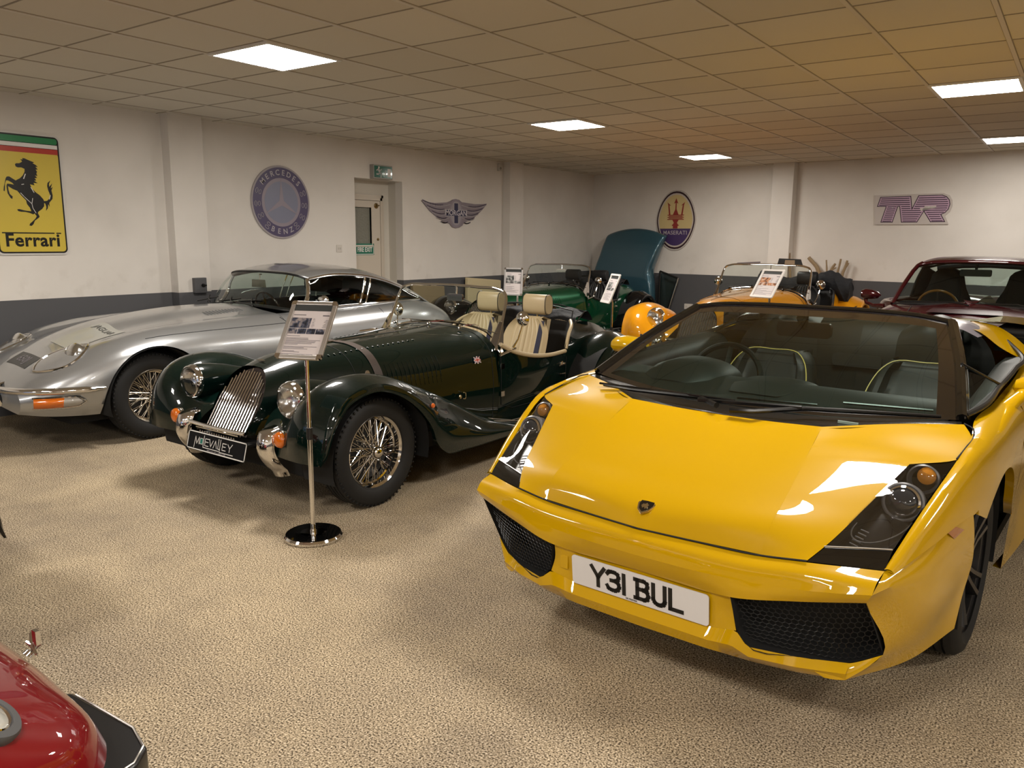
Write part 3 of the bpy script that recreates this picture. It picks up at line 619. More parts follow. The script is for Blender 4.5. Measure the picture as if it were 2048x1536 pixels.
def round_lamp(parent, c, r, m_rim=M_CHROME, tilt=0, bowl=True, name='headlamp', yaw=0, bowl_m=None):
    """c centre of the glass (car coords), facing +y"""
    M = T(*c) @ RZ(yaw) @ RX(-pi/2+tilt)
    b = MB(); b.lathe([(r*.90, .004), (r*.93, .016), (r, .012), (r*1.06, -.004), (r*1.07, -.018), (r*1.03, -.024)], 40, M)
    rim = cb(b, name, m_rim, parent)
    if bowl:
        b = MB(); b.lathe([(r*1.04, -.02), (r*1.0, -.06), (r*.8, -.11), (r*.45, -.145), (0, -.155)], 32, M); cb(b, 'lamp_bowl', bowl_m or m_rim, rim)
    b = MB(); b.lathe([(r*.93, .010), (r*.80, .022), (r*.5, .034), (0, .04)], 40, M); cb(b, 'lamp_glass', M_LENS, rim)
    b = MB(); b.lathe([(r*.92, .005), (r*.75, -.03), (r*.4, -.055), (0, -.062)], 40, M); cb(b, 'reflector', M_REFL, rim)
    return rim
def amber_lamp(parent, c, r, tilt=0, name='indicator', depth=.03):
    M = T(*c) @ RX(-pi/2+tilt)
    b = MB(); b.lathe([(r*1.05, -depth), (r*1.08, -.004), (r*1.0, .002)], 24, M); rim = cb(b, name, M_CHROME, parent)
    b = MB(); b.lathe([(r, 0), (r*.98, .012), (r*.8, .024), (r*.4, .03), (0, .031)], 28, M); cb(b, 'amber_lens', M_AMBER, rim); return rim
def plate(parent, corners, body, m_plate, m_ink, size, sub=None, dy=0, sx=1, border=None, name='number_plate'):
    """corners TL, TR, BR, BL as seen from the front (car coords)"""
    TL_, TR_, BR_, BL_ = [Vector(c) for c in corners]; cx = (TL_+TR_+BR_+BL_)/4; ux = (TR_-TL_); W = ux.length; ux.normalize(); uz = (TL_-BL_); Hh = uz.length; uz.normalize(); n = ux.cross(uz)
    n = -n if n.y < 0 else n
    M = Matrix(((ux.x, uz.x, n.x, cx.x), (ux.y, uz.y, n.y, cx.y), (ux.z, uz.z, n.z, cx.z), (0, 0, 0, 1)))
    b = MB(); b.prism(rrect(-W/2, -Hh/2, W/2, Hh/2, .012), -.004, .0, M); p = cb(b, name, m_plate, parent, smooth=False)
    if border:
        b = MB(); q = rrect(-W/2+.006, -Hh/2+.006, W/2-.006, Hh/2-.006, .01); stroke(b, q+[q[0]], .006, .0004, M=M); cb(b, 'plate_border', border, p, smooth=False)
    if body:
        me = text_mesh(body, size, extrude=.0005, offset=.0028, sx=sx, spacing=1.06); me.transform(FY @ M @ T(0, dy, .0012)); obj('plate_lettering', me, m_ink, p, smooth=False)
    return p, M
def seat(parent, x, y, m, m_band=None, w=.46, zt=.86, z0=.35, rake=.30, hr=True, hr_m=None, piping=None, ribs=6, hr_c=None, hr_w=.24):
    """seat facing +y; backrest with vertical flutes"""
    b = MB(); g = []
    n = 61
    for t in np.r_[np.linspace(0, .7, 6), np.linspace(.75, 1, 7)]:
        z = z0+(zt-z0)*t; row = []
        ww = w/2*(1-.08*t-.42*(max(0, t-.68)/.32)**2.6)
        for i in range(n):
            u = -1+2*i/(n-1); bol = .045*max(0, abs(u)-.62)/.38; fl = .017*abs(sin(pi*ribs*(u/.62+1)/2))**.6 if abs(u) < .62 else .004
            edge = -.05*max(0, abs(u)-.9)/.1
            row.append((x+u*ww, y-rake*(z-z0)+bol+fl+edge+.02*(1-t), z))
        g.append(row)
    g.append([(q[0], q[1]-.04, q[2]+.012) for q in g[-1]]); g.append([(q[0], q[1]-.10, q[2]-.03) for q in g[-1]]); g.append([(q[0], y-.16-rake*0, z0) for q in g[-1]])
    b.grid(g); s = cb(b, 'seat', m, parent)
    b = MB(); g = []
    for t in np.linspace(0, 1, 6): g.append([(x+u*w/2, y+.02+.45*t, z0-.02+.02*sin(pi*t)+.035*max(0, abs(u)-.7)/.3) for u in np.linspace(-1, 1, 15)])
    g.append([(q[0], q[1]+.02, q[2]-.12) for q in g[-1]]); b.grid(g); cb(b, 'seat_cushion', m, s)
    if m_band:
        b = MB(); g = []
        for t in np.linspace(0, .97, 8):
            z = z0+(zt-z0)*t; yy = y-rake*(z-z0)+.02*(1-t)+.016; g.append([(x+.64*w/2-.028*1.0, yy+.003, z), (x+.64*w/2+.022, yy+.012, z)])
        b.grid(g); cb(b, 'dark_band', m_band, s)
    if hr:
        cx_, cy_, cz_ = hr_c or (x, y-rake*(zt+.1-z0), zt+.11); pr = []
        b = MB(); M = T(cx_, cy_, cz_) @ RY(pi/2); n_ = 28
        prof = [(0, -hr_w/2), (.90, -hr_w/2), (1, -hr_w/2+.012), (1, hr_w/2-.012), (.90, hr_w/2), (0, hr_w/2)]
        vv = []; ff = []; K = len(prof)
        for j in range(n_):
            a = 2*pi*j/n_; rx = .082*math.copysign(abs(cos(a))**.7, cos(a)); ry = .055*math.copysign(abs(sin(a))**.8, sin(a))
            for r_, h_ in prof: vv.append(M @ Vector((-rx*r_, ry*r_, h_)))
        for j in range(n_):
            for i in range(K-1): ff.append((j*K+i, ((j+1) % n_)*K+i, ((j+1) % n_)*K+i+1, j*K+i+1))
        b.add(vv, ff); h_ = cb(b, 'headrest', hr_m or m, s)
        if piping:
            for sg in (-1, 1):
                b = MB(); b.tube([tuple(M @ Vector((-.084*math.copysign(abs(cos(a))**.7, cos(a)), .057*math.copysign(abs(sin(a))**.8, sin(a)), sg*(hr_w/2-.006)))) for a in np.linspace(0, 2*pi, 28)[:-1]], .003, 5, closed=True); cb(b, 'piping', piping, s)
        b = MB(); b.tube([(cx_, cy_, cz_-.07), (cx_, cy_+.01, cz_-.13)], .008, 8); cb(b, 'headrest_post', M_CHROME, s)
    return s
def shut(parent, pts, m=M_MATB, r=.0022, name='shut_line', mirror=False, n=24, smooth_=True):
    b = MB(); P = curve(pts, n) if smooth_ else pts; b.tube([tuple(p) for p in P], r, 5); return cb(b, name, m, parent, mirror=mirror)
def car_root(label, pose, cat='car', name='sports_car', scale=1):
    t = thing(name, label, cat, (pose[0], pose[1], 0), pose[2]); t.scale = (scale,)*3; return t
# ------------------------------------------------------------ the yellow wedge-shaped open sports car
PY = paint('yellow_paint', (.49, .283, .001, 1), rough=.32)
Lb = car_root('yellow wedge-shaped open-top supercar with white front number plate', (-1.0507, 3.0803, -.0578))
LEA = noise_bump(mat('dark_leather', (.012, .015, .0125, 1), .5, spec=.3), 260, .15, .001); LEA2 = mat('dark_suede', (.016, .019, .016, 1), .7)
AX, RW, AR = -.19, .33, .385
RAX = AX-2.56
# bonnet: centre panel and the two shoulders beyond the creases
cen = [[(0, .82, .572), (.2, .803, .572), (.400, .785, .574)], [(0, .785, .622), (.2, .778, .626), (.405, .752, .630)], [(0, .62, .703), (.2, .612, .705), (.402, .60, .708)],
       [(0, .42, .772), (.2, .415, .775), (.392, .41, .790)], [(0, .19, .846), (.2, .198, .851), (.381, .225, .865)]]
out = [[(.400, .785, .574), (.47, .783, .580), (.536, .774, .588)], [(.405, .752, .630), (.49, .742, .624), (.568, .72, .624)], [(.402, .60, .708), (.515, .577, .712), (.628, .553, .712)],
       [(.392, .41, .790), (.543, .382, .805), (.695, .348, .815)]]
out2 = [[(.392, .41, .790), (.543, .382, .805), (.695, .348, .815)], [(.3885, .34, .819), (.60, .29, .834), (.809, .250, .829)], [(.385, .28, .843), (.60, .14, .862), (.812, .03, .861)], [(.381, .225, .865), (.60, .06, .880), (.775, -.045, .886)]]
b = MB(); b.grid(G(cen, 22, 34)); b.mirror(); k = len(b.v)
q = MB(); q.grid(G(out, 14, 24)); q.grid(G(out2, 14, 16)); q.mirror(); b.add(q.v, q.f)
bon = cb(b, 'bonnet', PY, Lb, merge=.0008)
# bumper nose, face under the ridge, splitter
SH = [(0, .824, .567), (.2, .807, .567), (.4, .789, .569), (.536, .778, .583), (.731, .708, .587)]
RG = [(0, .852, .490), (.25, .846, .493), (.45, .832, .504), (.6, .820, .524), (.725, .800, .545)]
UG = [(0, .822, .428), (.26, .822, .424), (.336, .838, .436), (.52, .815, .470), (.708, .781, .510)]
PB = [(0, .802, .300), (.27, .802, .300), (.335, .815, .322)]
LP = [(0, .805, .222), (.25, .80, .222), (.40, .782, .220), (.52, .758, .221), (.652, .707, .220)]
b = MB(); mid1 = [(p[0]*.5+r_[0]*.5, p[1]*.5+r_[1]*.5+.014, p[2]*.55+r_[2]*.45+.006) for p, r_ in zip(curve(SH, 5), curve(RG, 5))]
b.grid(G([SH, mid1, RG], 30, 10)); b.mirror(); cb(b, 'front_bumper', PY, Lb, merge=.0005)
b = MB(); b.grid(G([RG, [((p[0]+q_[0])/2, (p[1]+q_[1])/2+.003, (p[2]+q_[2])/2) for p, q_ in zip(curve(RG, 5), curve(UG, 5))], UG], 30, 6)); b.mirror(); bl = cb(b, 'bumper_underface', PY, Lb, merge=.0005)
b = MB(); b.grid(G([[(0, .812, .428), (.26, .812, .424), (.332, .825, .434)], [(0, .803, .36), (.26, .803, .36), (.338, .812, .375)], [(0, .80, .30), (.27, .80, .30), (.352, .815, .322)]], 16, 10))
b.grid(G([[(0, .822, .428), (.26, .822, .424), (.336, .838, .436)], [(0, .812, .428), (.26, .812, .424), (.332, .825, .434)]], 16, 2)); b.mirror(); cb(b, 'plate_panel', PY, Lb, merge=.0005)
GB = [(.352, .815, .330), (.392, .823, .288), (.53, .765, .277), (.655, .685, .268), (.735, .645, .305)]   # lower edge of the grille mouth
b = MB(); top = [(0, .80, .300), (.27, .80, .300)]+[(.352, .815, .322), (.392, .823, .286), (.53, .765, .275), (.655, .685, .266)]
low = [(0, .805, .222), (.25, .80, .222), (.33, .79, .221), (.40, .782, .220), (.52, .758, .221), (.652, .707, .220)]
rows = [[np.array(a)*(1-t)+np.array(c)*t+np.array((0, .018*sin(pi*t), 0)) for a, c in zip(top, low)] for t in (0, .5, 1)]
b.grid(np.array([poly_resample(r_, 40) for r_ in rows])); lo2 = [(x, y-.03, z-.012) for x, y, z in low]; lo3 = [(x*.96, y-.25, z-.06) for x, y, z in low]
b.grid(np.array([poly_resample(r_, 40) for r_ in (low, lo2, lo3)])); b.mirror(); cb(b, 'front_splitter', PY, Lb, merge=.0005)
# bumper side, from the grille's outer edge back to the wheel arch
def mk():
    b = MB()
    r0 = [(.731, .706, .587), (.80, .53, .622), (.868, .235, .668)]; r1 = [(.725, .800, .545), (.80, .60, .565), (.875, .20, .58)]; r2 = [(.708, .781, .510), (.81, .56, .48), (.874, .165, .50)]
    r3 = [(.735, .645, .305), (.80, .45, .31), (.860, .20, .36)]; r4 = [(.652, .707, .220), (.775, .43, .215), (.851, .215, .255)]
    m0 = [(.729, .76, .567), (.80, .57, .597), (.872, .22, .63)]
    b.grid(G([r0, m0, r1], 20, 5)); b.grid(G([r1, r2, r3, r4], 20, 14)); b.grid(G([r4, [(x-.03, y-.02, z-.01) for x, y, z in r4], [(x-.2, y-.1, z-.05) for x, y, z in r4]], 20, 4)); return b
pair(mk, 'bumper_side', PY, Lb, merge=.0005)
def mk():                                  # corner web between the grille mouth and the splitter
    b = MB(); b.grid(G([[(.530, .765, .276), (.655, .688, .267), (.735, .648, .305)], [(.56, .757, .25), (.655, .70, .244), (.700, .672, .262)], [(.60, .735, .221), (.63, .722, .220), (.652, .707, .220)]], 12, 6)); return b
pair(mk, 'splitter_corner', PY, Lb)
# front wings and flanks
S = [(.706, [(.729, .591), (.742, .594), (.748, .592), (.752, .589), (.756, .584)]), (.53, [(.763, .694), (.781, .700), (.795, .690), (.806, .662), (.812, .627)]),
     (.25, [(.811, .829), (.834, .836), (.853, .815), (.866, .755), (.872, .660)]), (.05, [(.813, .861), (.842, .868), (.870, .845), (.888, .76), (.892, .60)]),
     (-.15, [(.79, .884), (.845, .882), (.878, .855), (.897, .76), (.900, .60)]), (-.45, [(.80, .895), (.855, .893), (.885, .86), (.903, .74), (.90, .55)]),
     (-.65, [(.80, .90), (.86, .90), (.892, .86), (.905, .70), (.89, .42)])]
def wing_low(y):
    if y > AX+AR: return float(np.interp(y, [AX+AR, .53, .706], [.664, .627, .584]))
    return archz((AX, RW, AR), base=.18)(y)
def mk():
    b = MB(); b.grid(trimmed(S, ysamp(.706, -.65, 30, (AX, RW, AR)), 14, wing_low)); return b
pair(mk, 'front_wing', PY, Lb)
S2 = [(-.60, [(.80, .90), (.86, .90), (.892, .86), (.905, .70), (.89, .42), (.88, .2)]), (-1.1, [(.80, .93), (.87, .93), (.91, .89), (.92, .70), (.87, .42), (.90, .17)]), (-1.6, [(.78, .985), (.87, .98), (.93, .92), (.95, .72), (.90, .42), (.92, .17)]),
      (-2.1, [(.72, 1.04), (.86, 1.02), (.955, .94), (.975, .72), (.96, .42), (.95, .19)]), (-2.7, [(.66, 1.03), (.84, 1.0), (.96, .91), (.98, .72), (.97, .42), (.96, .22)]), (-3.3, [(.55, .97), (.78, .95), (.90, .88), (.93, .72), (.92, .5), (.88, .3)]), (-3.45, [(.5, .93), (.74, .91), (.86, .84), (.89, .70), (.88, .5), (.84, .32)])]
def mk():
    b = MB(); b.grid(trimmed(S2, ysamp(-.6, -3.45, 44, (RAX, RW, .40)), 18, archz((RAX, RW, .40), base=.17))); return b
pair(mk, 'door_and_rear_flank', PY, Lb)
# rear deck with the air scoops
b = MB(); b.grid(G([[(0, -1.80, 1.06), (.3, -1.80, 1.085), (.52, -1.74, 1.10)], [(0, -2.2, 1.05), (.35, -2.2, 1.075), (.60, -2.2, 1.06)], [(0, -2.8, 1.02), (.35, -2.8, 1.02), (.66, -2.8, 1.02)], [(0, -3.45, .93), (.3, -3.45, .93), (.5, -3.45, .93)]], 16, 22)); b.mirror(); cb(b, 'engine_deck', PY, Lb)
def mk():
    b = MB(); b.grid(G([[(.50, -1.35, 1.105), (.60, -1.32, 1.09), (.70, -1.32, 1.02), (.79, -1.40, .96)], [(.52, -1.72, 1.105), (.63, -1.70, 1.085), (.71, -1.66, 1.045), (.79, -1.62, .985)]], 16, 8))
    b.grid(G([[(.50, -1.70, 1.106), (.66, -1.67, 1.112), (.87, -1.70, 1.085)], [(.56, -2.5, 1.08), (.70, -2.5, 1.07), (.87, -2.5, 1.02)]], 10, 10)); return b
pair(mk, 'rear_shoulder', PY, Lb)
def mk():
    b = MB(); b.box(.625, -2.30, .96, .86, -1.705, 1.078)
    return b
pair(mk, 'side_scoop', M_MATB, Lb)
def mk():
    b = MB()
    for k in range(4): b.box(.64, -1.70, 1.00+.018*k, .85, -1.69, 1.004+.018*k)
    return b
for o in pair(mk, 'scoop_slats', M_BLK, Lb): pass
b = MB(); b.box(-.85, -3.44, .35, .85, -3.40, .92); cb(b, 'rear_panel', PY, Lb)
arch_liner(.60, .855, AX, RW, AR-.006, Lb); arch_liner(.62, .93, RAX, RW, .395, Lb)
b = MB(); b.box(-.80, -2.2, .14, .80, -.62, .20); b.box(-.58, -3.3, .15, .58, .45, .24); b.box(-.55, -.6, .24, .55, .60, .5); cb(b, 'underbody', M_MATB, Lb, smooth=False)
# shut lines
shut(Lb, [(0, .826, .571), (.2, .808, .571), (.4, .791, .573), (.536, .780, .588)], r=.0030, mirror=True)
shut(Lb, [(.731, .710, .590), (.80, .537, .626), (.868, .240, .672)], r=.002, mirror=True)
shut(Lb, [(.809, .250, .832), (.816, .14, .850), (.818, .03, .866), (.806, -.02, .881), (.775, -.045, .889)], r=.0028, mirror=True)
# headlamps
def lq(s, t, d=0):                        # s 0 inner..1 outer, t 0 back..1 front
    IB, OB, IF_, OF = (np.array(p) for p in ((.695, .350, .815), (.809, .250, .827), (.568, .720, .622), (.735, .652, .634)))
    p = (IB*(1-s)+OB*s)*(1-t)+(IF_*(1-s)+OF*s)*t; bul = .016*sin(pi*t)*(.4+.6*sin(pi*s)); return p+np.array((.15, .35, .92))*(bul-d)
M_BEZ = mat('lamp_bezel', (.012, .012, .012, 1), .22); M_BEZ2 = mat('lamp_bezel_grey', (.16, .16, .165, 1), .35, .5)
for sg in (1, -1):
    b = MB(); b.grid([[tuple(lq(s, t)) for s in np.linspace(.0, 1, 9)] for t in np.linspace(0, 1, 14)])
    if sg < 0: b.flipx()
    hl = cb(b, 'headlamp', M_LENS, Lb)
    def put(mb, nm, m, **k):
        if sg < 0: mb.flipx()
        return cb(mb, nm, m, hl, **k)
    b = MB(); g = [[tuple(lq(s, t, .055 if 0 < s < 1 else .004)) for s in (0, .10, .3, .5, .7, .9, 1)] for t in (0, .08, .3, .5, .7, .92, 1)]; b.grid(g); put(b, 'lamp_housing', M_BEZ)
    ax = Vector((.05, .93, .30)).normalized(); Q = ax.to_track_quat('Z', 'Y').to_matrix().to_4x4()
    b = MB(); c = lq(.56, .47, .02); M = T(*c) @ Q; b.lathe([(.060, -.05), (.060, .0), (.055, .004), (.046, -.004), (.044, -.03)], 36, M); put(b, 'projector_shroud', M_BEZ2)
    b = MB(); b.lathe([(.046, -.004), (.050, .004), (.044, .010), (.040, .004)], 36, M); put(b, 'projector_ring', M_CHROME)
    b = MB(); b.lathe([(.042, .002), (.036, .016), (.022, .026), (0, .030)], 30, M); put(b, 'projector_lens', mat('projector_glass', (.02, .022, .025, 1), .03, coat=1))
    b = MB(); c = lq(.55, .17, .022); M = T(*c) @ Q; b.lathe([(.047, -.045), (.047, 0), (.042, .004), (.034, -.02)], 32, M); put(b, 'indicator_shroud', M_BEZ2)
    b = MB(); c = lq(.60, .16, .012); M = T(*c) @ Q; b.lathe([(.029, -.012), (.027, .0), (.018, .008), (0, .011)], 28, M); put(b, 'amber_lens', mat('amber_deep', (.42, .17, .02, 1), .06, coat=1))
    b = MB()
    for k in range(5):
        b.tube([tuple(lq(.22+.045*j, .74+.034*k+.010*j, .03)) for j in range(5)], .0024, 5)
    put(b, 'bezel_ribs', M_BEZ2)
    b = MB(); b.tube([tuple(lq(.5+.46*cos(a), .66+.22*sin(a), .028)) for a in np.linspace(.0, pi, 20)], .0022, 5); put(b, 'bezel_arc', M_BEZ2)
    b = MB(); b.grid(G([[(.568, .722, .620), (.65, .69, .627), (.735, .654, .632)], [(.553, .750, .604), (.645, .716, .610), (.733, .682, .611)], [(.536, .776, .585), (.63, .745, .588), (.731, .708, .588)]], 8, 6)); put(b, 'black_filler_panel', M_GBLK)
    b = MB(); b.tube([(.566, .725, .624), (.650, .692, .631), (.735, .656, .636)], .0022, 5); put(b, 'lamp_edge', M_ALU)
# honeycomb grilles
def gq(s, t):                              # s 0 inner..1 outer, t 0 top..1 bottom
    top = curve([(.336, .832, .434), (.52, .809, .468), (.708, .775, .508)], 21); bot = curve([(.372, .806, .292), (.53, .758, .276), (.655, .690, .268), (.733, .648, .300)], 21)
    k = s*20; i = int(min(19, k)); f = k-i; a = top[i]*(1-f)+top[i+1]*f; c = bot[i]*(1-f)+bot[i+1]*f; p = a*(1-t)+c*t; return (p[0], p[1]-.018, p[2])
def mk():
    b = MB(); hx, hz = .0195, .0195; W, H_ = .385, .205
    for i in range(-1, 21):
        for j in range(-1, 13):
            cx, cz = i*hx+(hx/2 if j % 2 else 0), j*hz*.866
            P = [(cx+hx/1.732*cos(pi/6+a*pi/3), cz+hz/1.732*sin(pi/6+a*pi/3)) for a in (0, 1, 2, 3)]
            for (x1, z1), (x2, z2) in zip(P, P[1:]):
                if min(x1, x2) < 0 or max(x1, x2) > W or min(z1, z2) < 0 or max(z1, z2) > H_: continue
                b.tube([gq(x1/W, z1/H_), gq(x2/W, z2/H_)], .0013, 4, caps=False)
    return b
pair(mk, 'honeycomb_grille', mat('grille_plastic', (.012, .012, .012, 1), .35), Lb)
def mk():
    b = MB(); e = [(.336, .838, .436), (.52, .815, .470), (.708, .781, .510)]; e = list(map(tuple, curve(e, 12)))+[(.735, .645, .305)]+list(map(tuple, curve(GB, 12)))[::-1][1:]
    n = len(e); inn = [(x*.96+.02, y-.12, z*.94+.022) for x, y, z in e]; b.add(e+inn, [(i, (i+1) % n, n+(i+1) % n, n+i) for i in range(n)]+[tuple(range(n, 2*n))]); return b
pair(mk, 'grille_mouth', M_MATB, Lb)
p_, Mp = plate(Lb, [(-.26, .822, .411), (.26, .822, .411), (.26, .810, .302), (-.26, .810, .302)], None, mat('plate_white', (.60, .585, .58, 1), .35), M_INK, .106, sx=.84)
def seg(*pts): return list(pts)
CH = {'Y': [seg((0, 79), (25, 38), (50, 79)), seg((25, 38), (25, 0))], '3': [seg((2, 68), (8, 76), (18, 79), (32, 79), (43, 74), (47, 62), (44, 50), (34, 42), (18, 41)), seg((34, 42), (46, 33), (49, 20), (44, 7), (32, 0), (17, 0), (6, 4), (1, 13))],
      'I': [seg((7, 79), (7, 0))], 'B': [seg((6, 0), (6, 79)), seg((-2, 79), (32, 79), (43, 73), (45, 60), (41, 47), (30, 41), (6, 41)), seg((30, 41), (44, 34), (48, 20), (44, 6), (33, 0), (-2, 0))],
      'U': [seg((4, 79), (4, 18), (10, 6), (20, 0), (31, 0), (42, 6), (47, 18), (47, 79))], 'L': [seg((4, 79), (4, 0), (46, 0))]}
b = MB(); x = -.176
for ch, adv in (('Y', 61), ('3', 60), ('I', 31), (' ', 22), ('B', 62), ('U', 62), ('L', 60)):
    for sg_ in CH.get(ch, []):
        stroke(b, [(x+p[0]*.00098, -.034+p[1]*.00086) for p in sg_], .0145, .0006, M=Mp)
    x += adv*.001
cb(b, 'plate_lettering', M_INK, p_, smooth=False)
me = text_mesh('GB PREMIER', .0085, extrude=.0003); me.transform(FY @ Mp @ T(-.02, -.048, .001)); obj('plate_small_print', me, M_INK, p_, smooth=False)
b = MB(); b.box(-.315, .806, .345, -.283, .812, .395); cb(b, 'tow_eye_cover', PY, Lb, smooth=False)
# shield badge on the nose
nb = Vector((0, -.62, .78)).normalized()
M = T(0, .786, .6265) @ RX(-math.atan2(.045, .05)-.0) 
b = MB(); shp = [(-.030, .030), (0, .036), (.030, .030), (.031, .008), (.021, -.018), (0, -.036), (-.021, -.018), (-.031, .008)]
# local x across, local y up the slope, local z out of the bonnet
up = Vector((0, -.165, .08)).normalized(); ux = Vector((1, 0, 0)); nz = ux.cross(up)*1; nz = -nz if nz.z < 0 else nz
MBd = Matrix(((1, up.x, nz.x, 0), (0, up.y, nz.y, .775), (0, up.z, nz.z, .632), (0, 0, 0, 1)))
b.prism(shp, -.003, .0035, MBd); bd = cb(b, 'shield_badge', mat('badge_gold', (.62, .50, .28, 1), .25, 1), Lb, smooth=False)
b = MB(); b.prism([(x*.80, y*.80) for x, y in shp], .0036, .0045, MBd); cb(b, 'shield_field', M_GBLK, bd, smooth=False)
b = MB(); b.prism([(-.014, -.002), (-.010, .008), (-.004, .007), (.002, .014), (.006, .008), (.012, .006), (.010, -.002), (.014, -.010), (.008, -.008), (.004, -.014), (0, -.006), (-.006, -.012), (-.010, -.006)], .0046, .0056, MBd); cb(b, 'bull_emblem', mat('badge_gold', (0, 0, 0, 1)), bd, smooth=False)
# side repeater
def mk():
    b = MB(); b.grid([[(.826, .437, .652), (.838, .385, .655)], [(.838, .405, .628), (.852, .345, .640)], [(.842, .375, .612), (.857, .315, .628)]]); b.v = [(x+.004, y, z) for x, y, z in b.v]; return b
pair(mk, 'side_repeater', mat('repeater_orange', (.35, .10, .01, 1), .2, coat=1), Lb)
# scuttle, wipers
b = MB(); b.grid(G([[(0, .190, .843), (.2, .198, .848), (.381, .225, .861), (.60, .060, .876), (.772, -.045, .884)], [(0, .13, .846), (.2, .13, .850), (.36, .12, .858), (.58, .02, .872), (.765, -.06, .884)], [(0, .08, .862), (.2, .075, .864), (.34, .065, .868), (.56, -.01, .878), (.762, -.075, .888)]], 24, 8)); b.mirror(); cb(b, 'scuttle_panel', M_BLK, Lb)
b = MB(); b.tube([(-.58, .13, .885), (-.42, .15, .886), (-.14, .12, .888), (-.03, .19, .880)], [.006, .008, .010, .012], 8); b.tube([(-.62, .10, .884), (.02, .14, .897)], .005, 6); cb(b, 'wiper', M_BLK, Lb)
b = MB(); b.tube([(.03, .20, .872), (.12, .20, .880), (.28, .10, .895), (.40, .075, .900), (.70, -.05, .902)], [.012, .010, .009, .010, .006], 8); b.tube([(-.12, .165, .887), (.27, .115, .900)], .008, 6); cb(b, 'wiper', M_BLK, Lb)
b = MB(); b.box(.40, .105, .862, .47, .112, .871); cb(b, 'chassis_tag', mat('tag_green', (.25, .32, .27, 1), .4), Lb, smooth=False)
# windscreen: glass with black printed border
bot = [(0, .075, .866), (.34, .062, .870), (.56, -.012, .879), (.752, -.085, .892)]; mid_ = [(0, -.33, 1.055), (.33, -.34, 1.055), (.53, -.38, 1.050), (.672, -.42, 1.045)]; top_ = [(0, -.765, 1.196), (.30, -.76, 1.194), (.47, -.745, 1.186), (.575, -.735, 1.170)]
Gs = G([bot, mid_, top_], 33, 29); nv, nu = Gs.shape[:2]; full = np.concatenate([Gs[:, :0:-1]*np.array((-1, 1, 1)), Gs], 1)
b = MB(); b.grid(full[1:-3, 3:-3]); ws = cb(b, 'windscreen', M_DGLASS, Lb)
b = MB(); b.grid(full[-4:, :]); b.grid(full[:, :4]); b.grid(full[:, -4:]); b.grid(full[:2, :]); cb(b, 'black_print_border', mat('frit_black', (.007, .005, .004, 1), .06, coat=1), ws, merge=.0004)
b = MB(); hd = [tuple(p) for p in full[-1]]; b.tube([(x, y-.012, z+.004) for x, y, z in hd], .013, 8); b.tube([(x, y-.03, z-.012) for x, y, z in hd], .018, 8); cb(b, 'header_rail', M_GBLK, Lb)
def mk():
    b = MB(); L_ = [tuple(p) for p in full[:, -1]]; b.tube([(x+.006, y-.012, z+.002) for x, y, z in L_], .021, 8); b.tube([(x+.010, y-.035, z-.006) for x, y, z in L_], .020, 8); return b
for o in pair(mk, 'windscreen_pillar', M_GBLK, Lb): pass
def mk():
    b = MB(); L_ = [tuple(p) for p in full[:, -1]]; b.tube([(x+.017, y-.006, z+.006) for x, y, z in L_], .003, 5); return b
pair(mk, 'pillar_trim', M_STEEL, Lb)
# interior mirror
b = MB(); b.prism(rrect(-.125, -.035, .125, .035, .02), -.02, .01, T(-.02, -.72, 1.10) @ RX(pi/2)); im = cb(b, 'interior_mirror', M_BLK, Lb, bevel=.004)
b = MB(); b.tube([(-.02, -.68, 1.16), (-.02, -.715, 1.11)], [.028, .018], 10); cb(b, 'mirror_stem', M_BLK, im)
# side windows / door caps
def mk():
    b = MB(); P = [(.765, -.12, .905), (.79, -.22, .915), (.80, -.62, .945), (.80, -1.02, .965), (.78, -1.38, .985), (.70, -1.52, 1.03)]; b.tube([tuple(p) for p in curve(P, 26)], .011, 8); return b
pair(mk, 'door_seal', M_RUB, Lb)
def mk():
    b = MB(); b.grid([[(.765, -.14, .91), (.80, -.62, .95)], [(.72, -.40, 1.02), (.80, -.63, .955)]]); return b
pair(mk, 'quarter_glass', M_DGLASS, Lb)
def mk():
    b = MB(); b.tube([(.695, -.38, 1.05), (.80, -.62, .95)], .006, 6); return b
pair(mk, 'quarter_glass_bar', M_BLK, Lb)
def mk():
    b = MB(); b.grid(G([[(.79, -.15, .91), (.80, -.62, .945), (.79, -1.38, .98)], [(.74, -.15, .90), (.74, -.62, .93), (.72, -1.38, .97)], [(.70, -.15, .70), (.69, -.62, .70), (.66, -1.38, .70)], [(.66, -.15, .35), (.64, -.62, .3), (.62, -1.38, .35)]], 14, 12)); return b
pair(mk, 'door_lining', LEA, Lb)
# cockpit
b = MB(); b.grid(G([[(0, .07, .86), (.38, .05, .86), (.72, -.08, .88)], [(0, -.15, .895), (.38, -.15, .895), (.70, -.2, .90)], [(0, -.38, .90), (.38, -.36, .905), (.69, -.4, .90)], [(0, -.50, .84), (.38, -.46, .86), (.68, -.48, .86)], [(0, -.52, .55), (.38, -.5, .62), (.66, -.5, .6)]], 18, 20)); b.mirror(); cb(b, 'dashboard', LEA, Lb)
b = MB(); g = []
for a in np.linspace(0, pi, 17): g.append([(-.40+.10*cos(a), -.12, .885+.010*sin(a)), (-.40+.17*cos(a), -.20, .885+.050*sin(a)), (-.40+.20*cos(a), -.32, .885+.078*sin(a)), (-.40+.20*cos(a), -.44, .88+.088*sin(a)), (-.40+.185*cos(a), -.50, .87+.085*sin(a)), (-.40+.15*cos(a), -.49, .86+.06*sin(a))])
b.grid(g); g = []
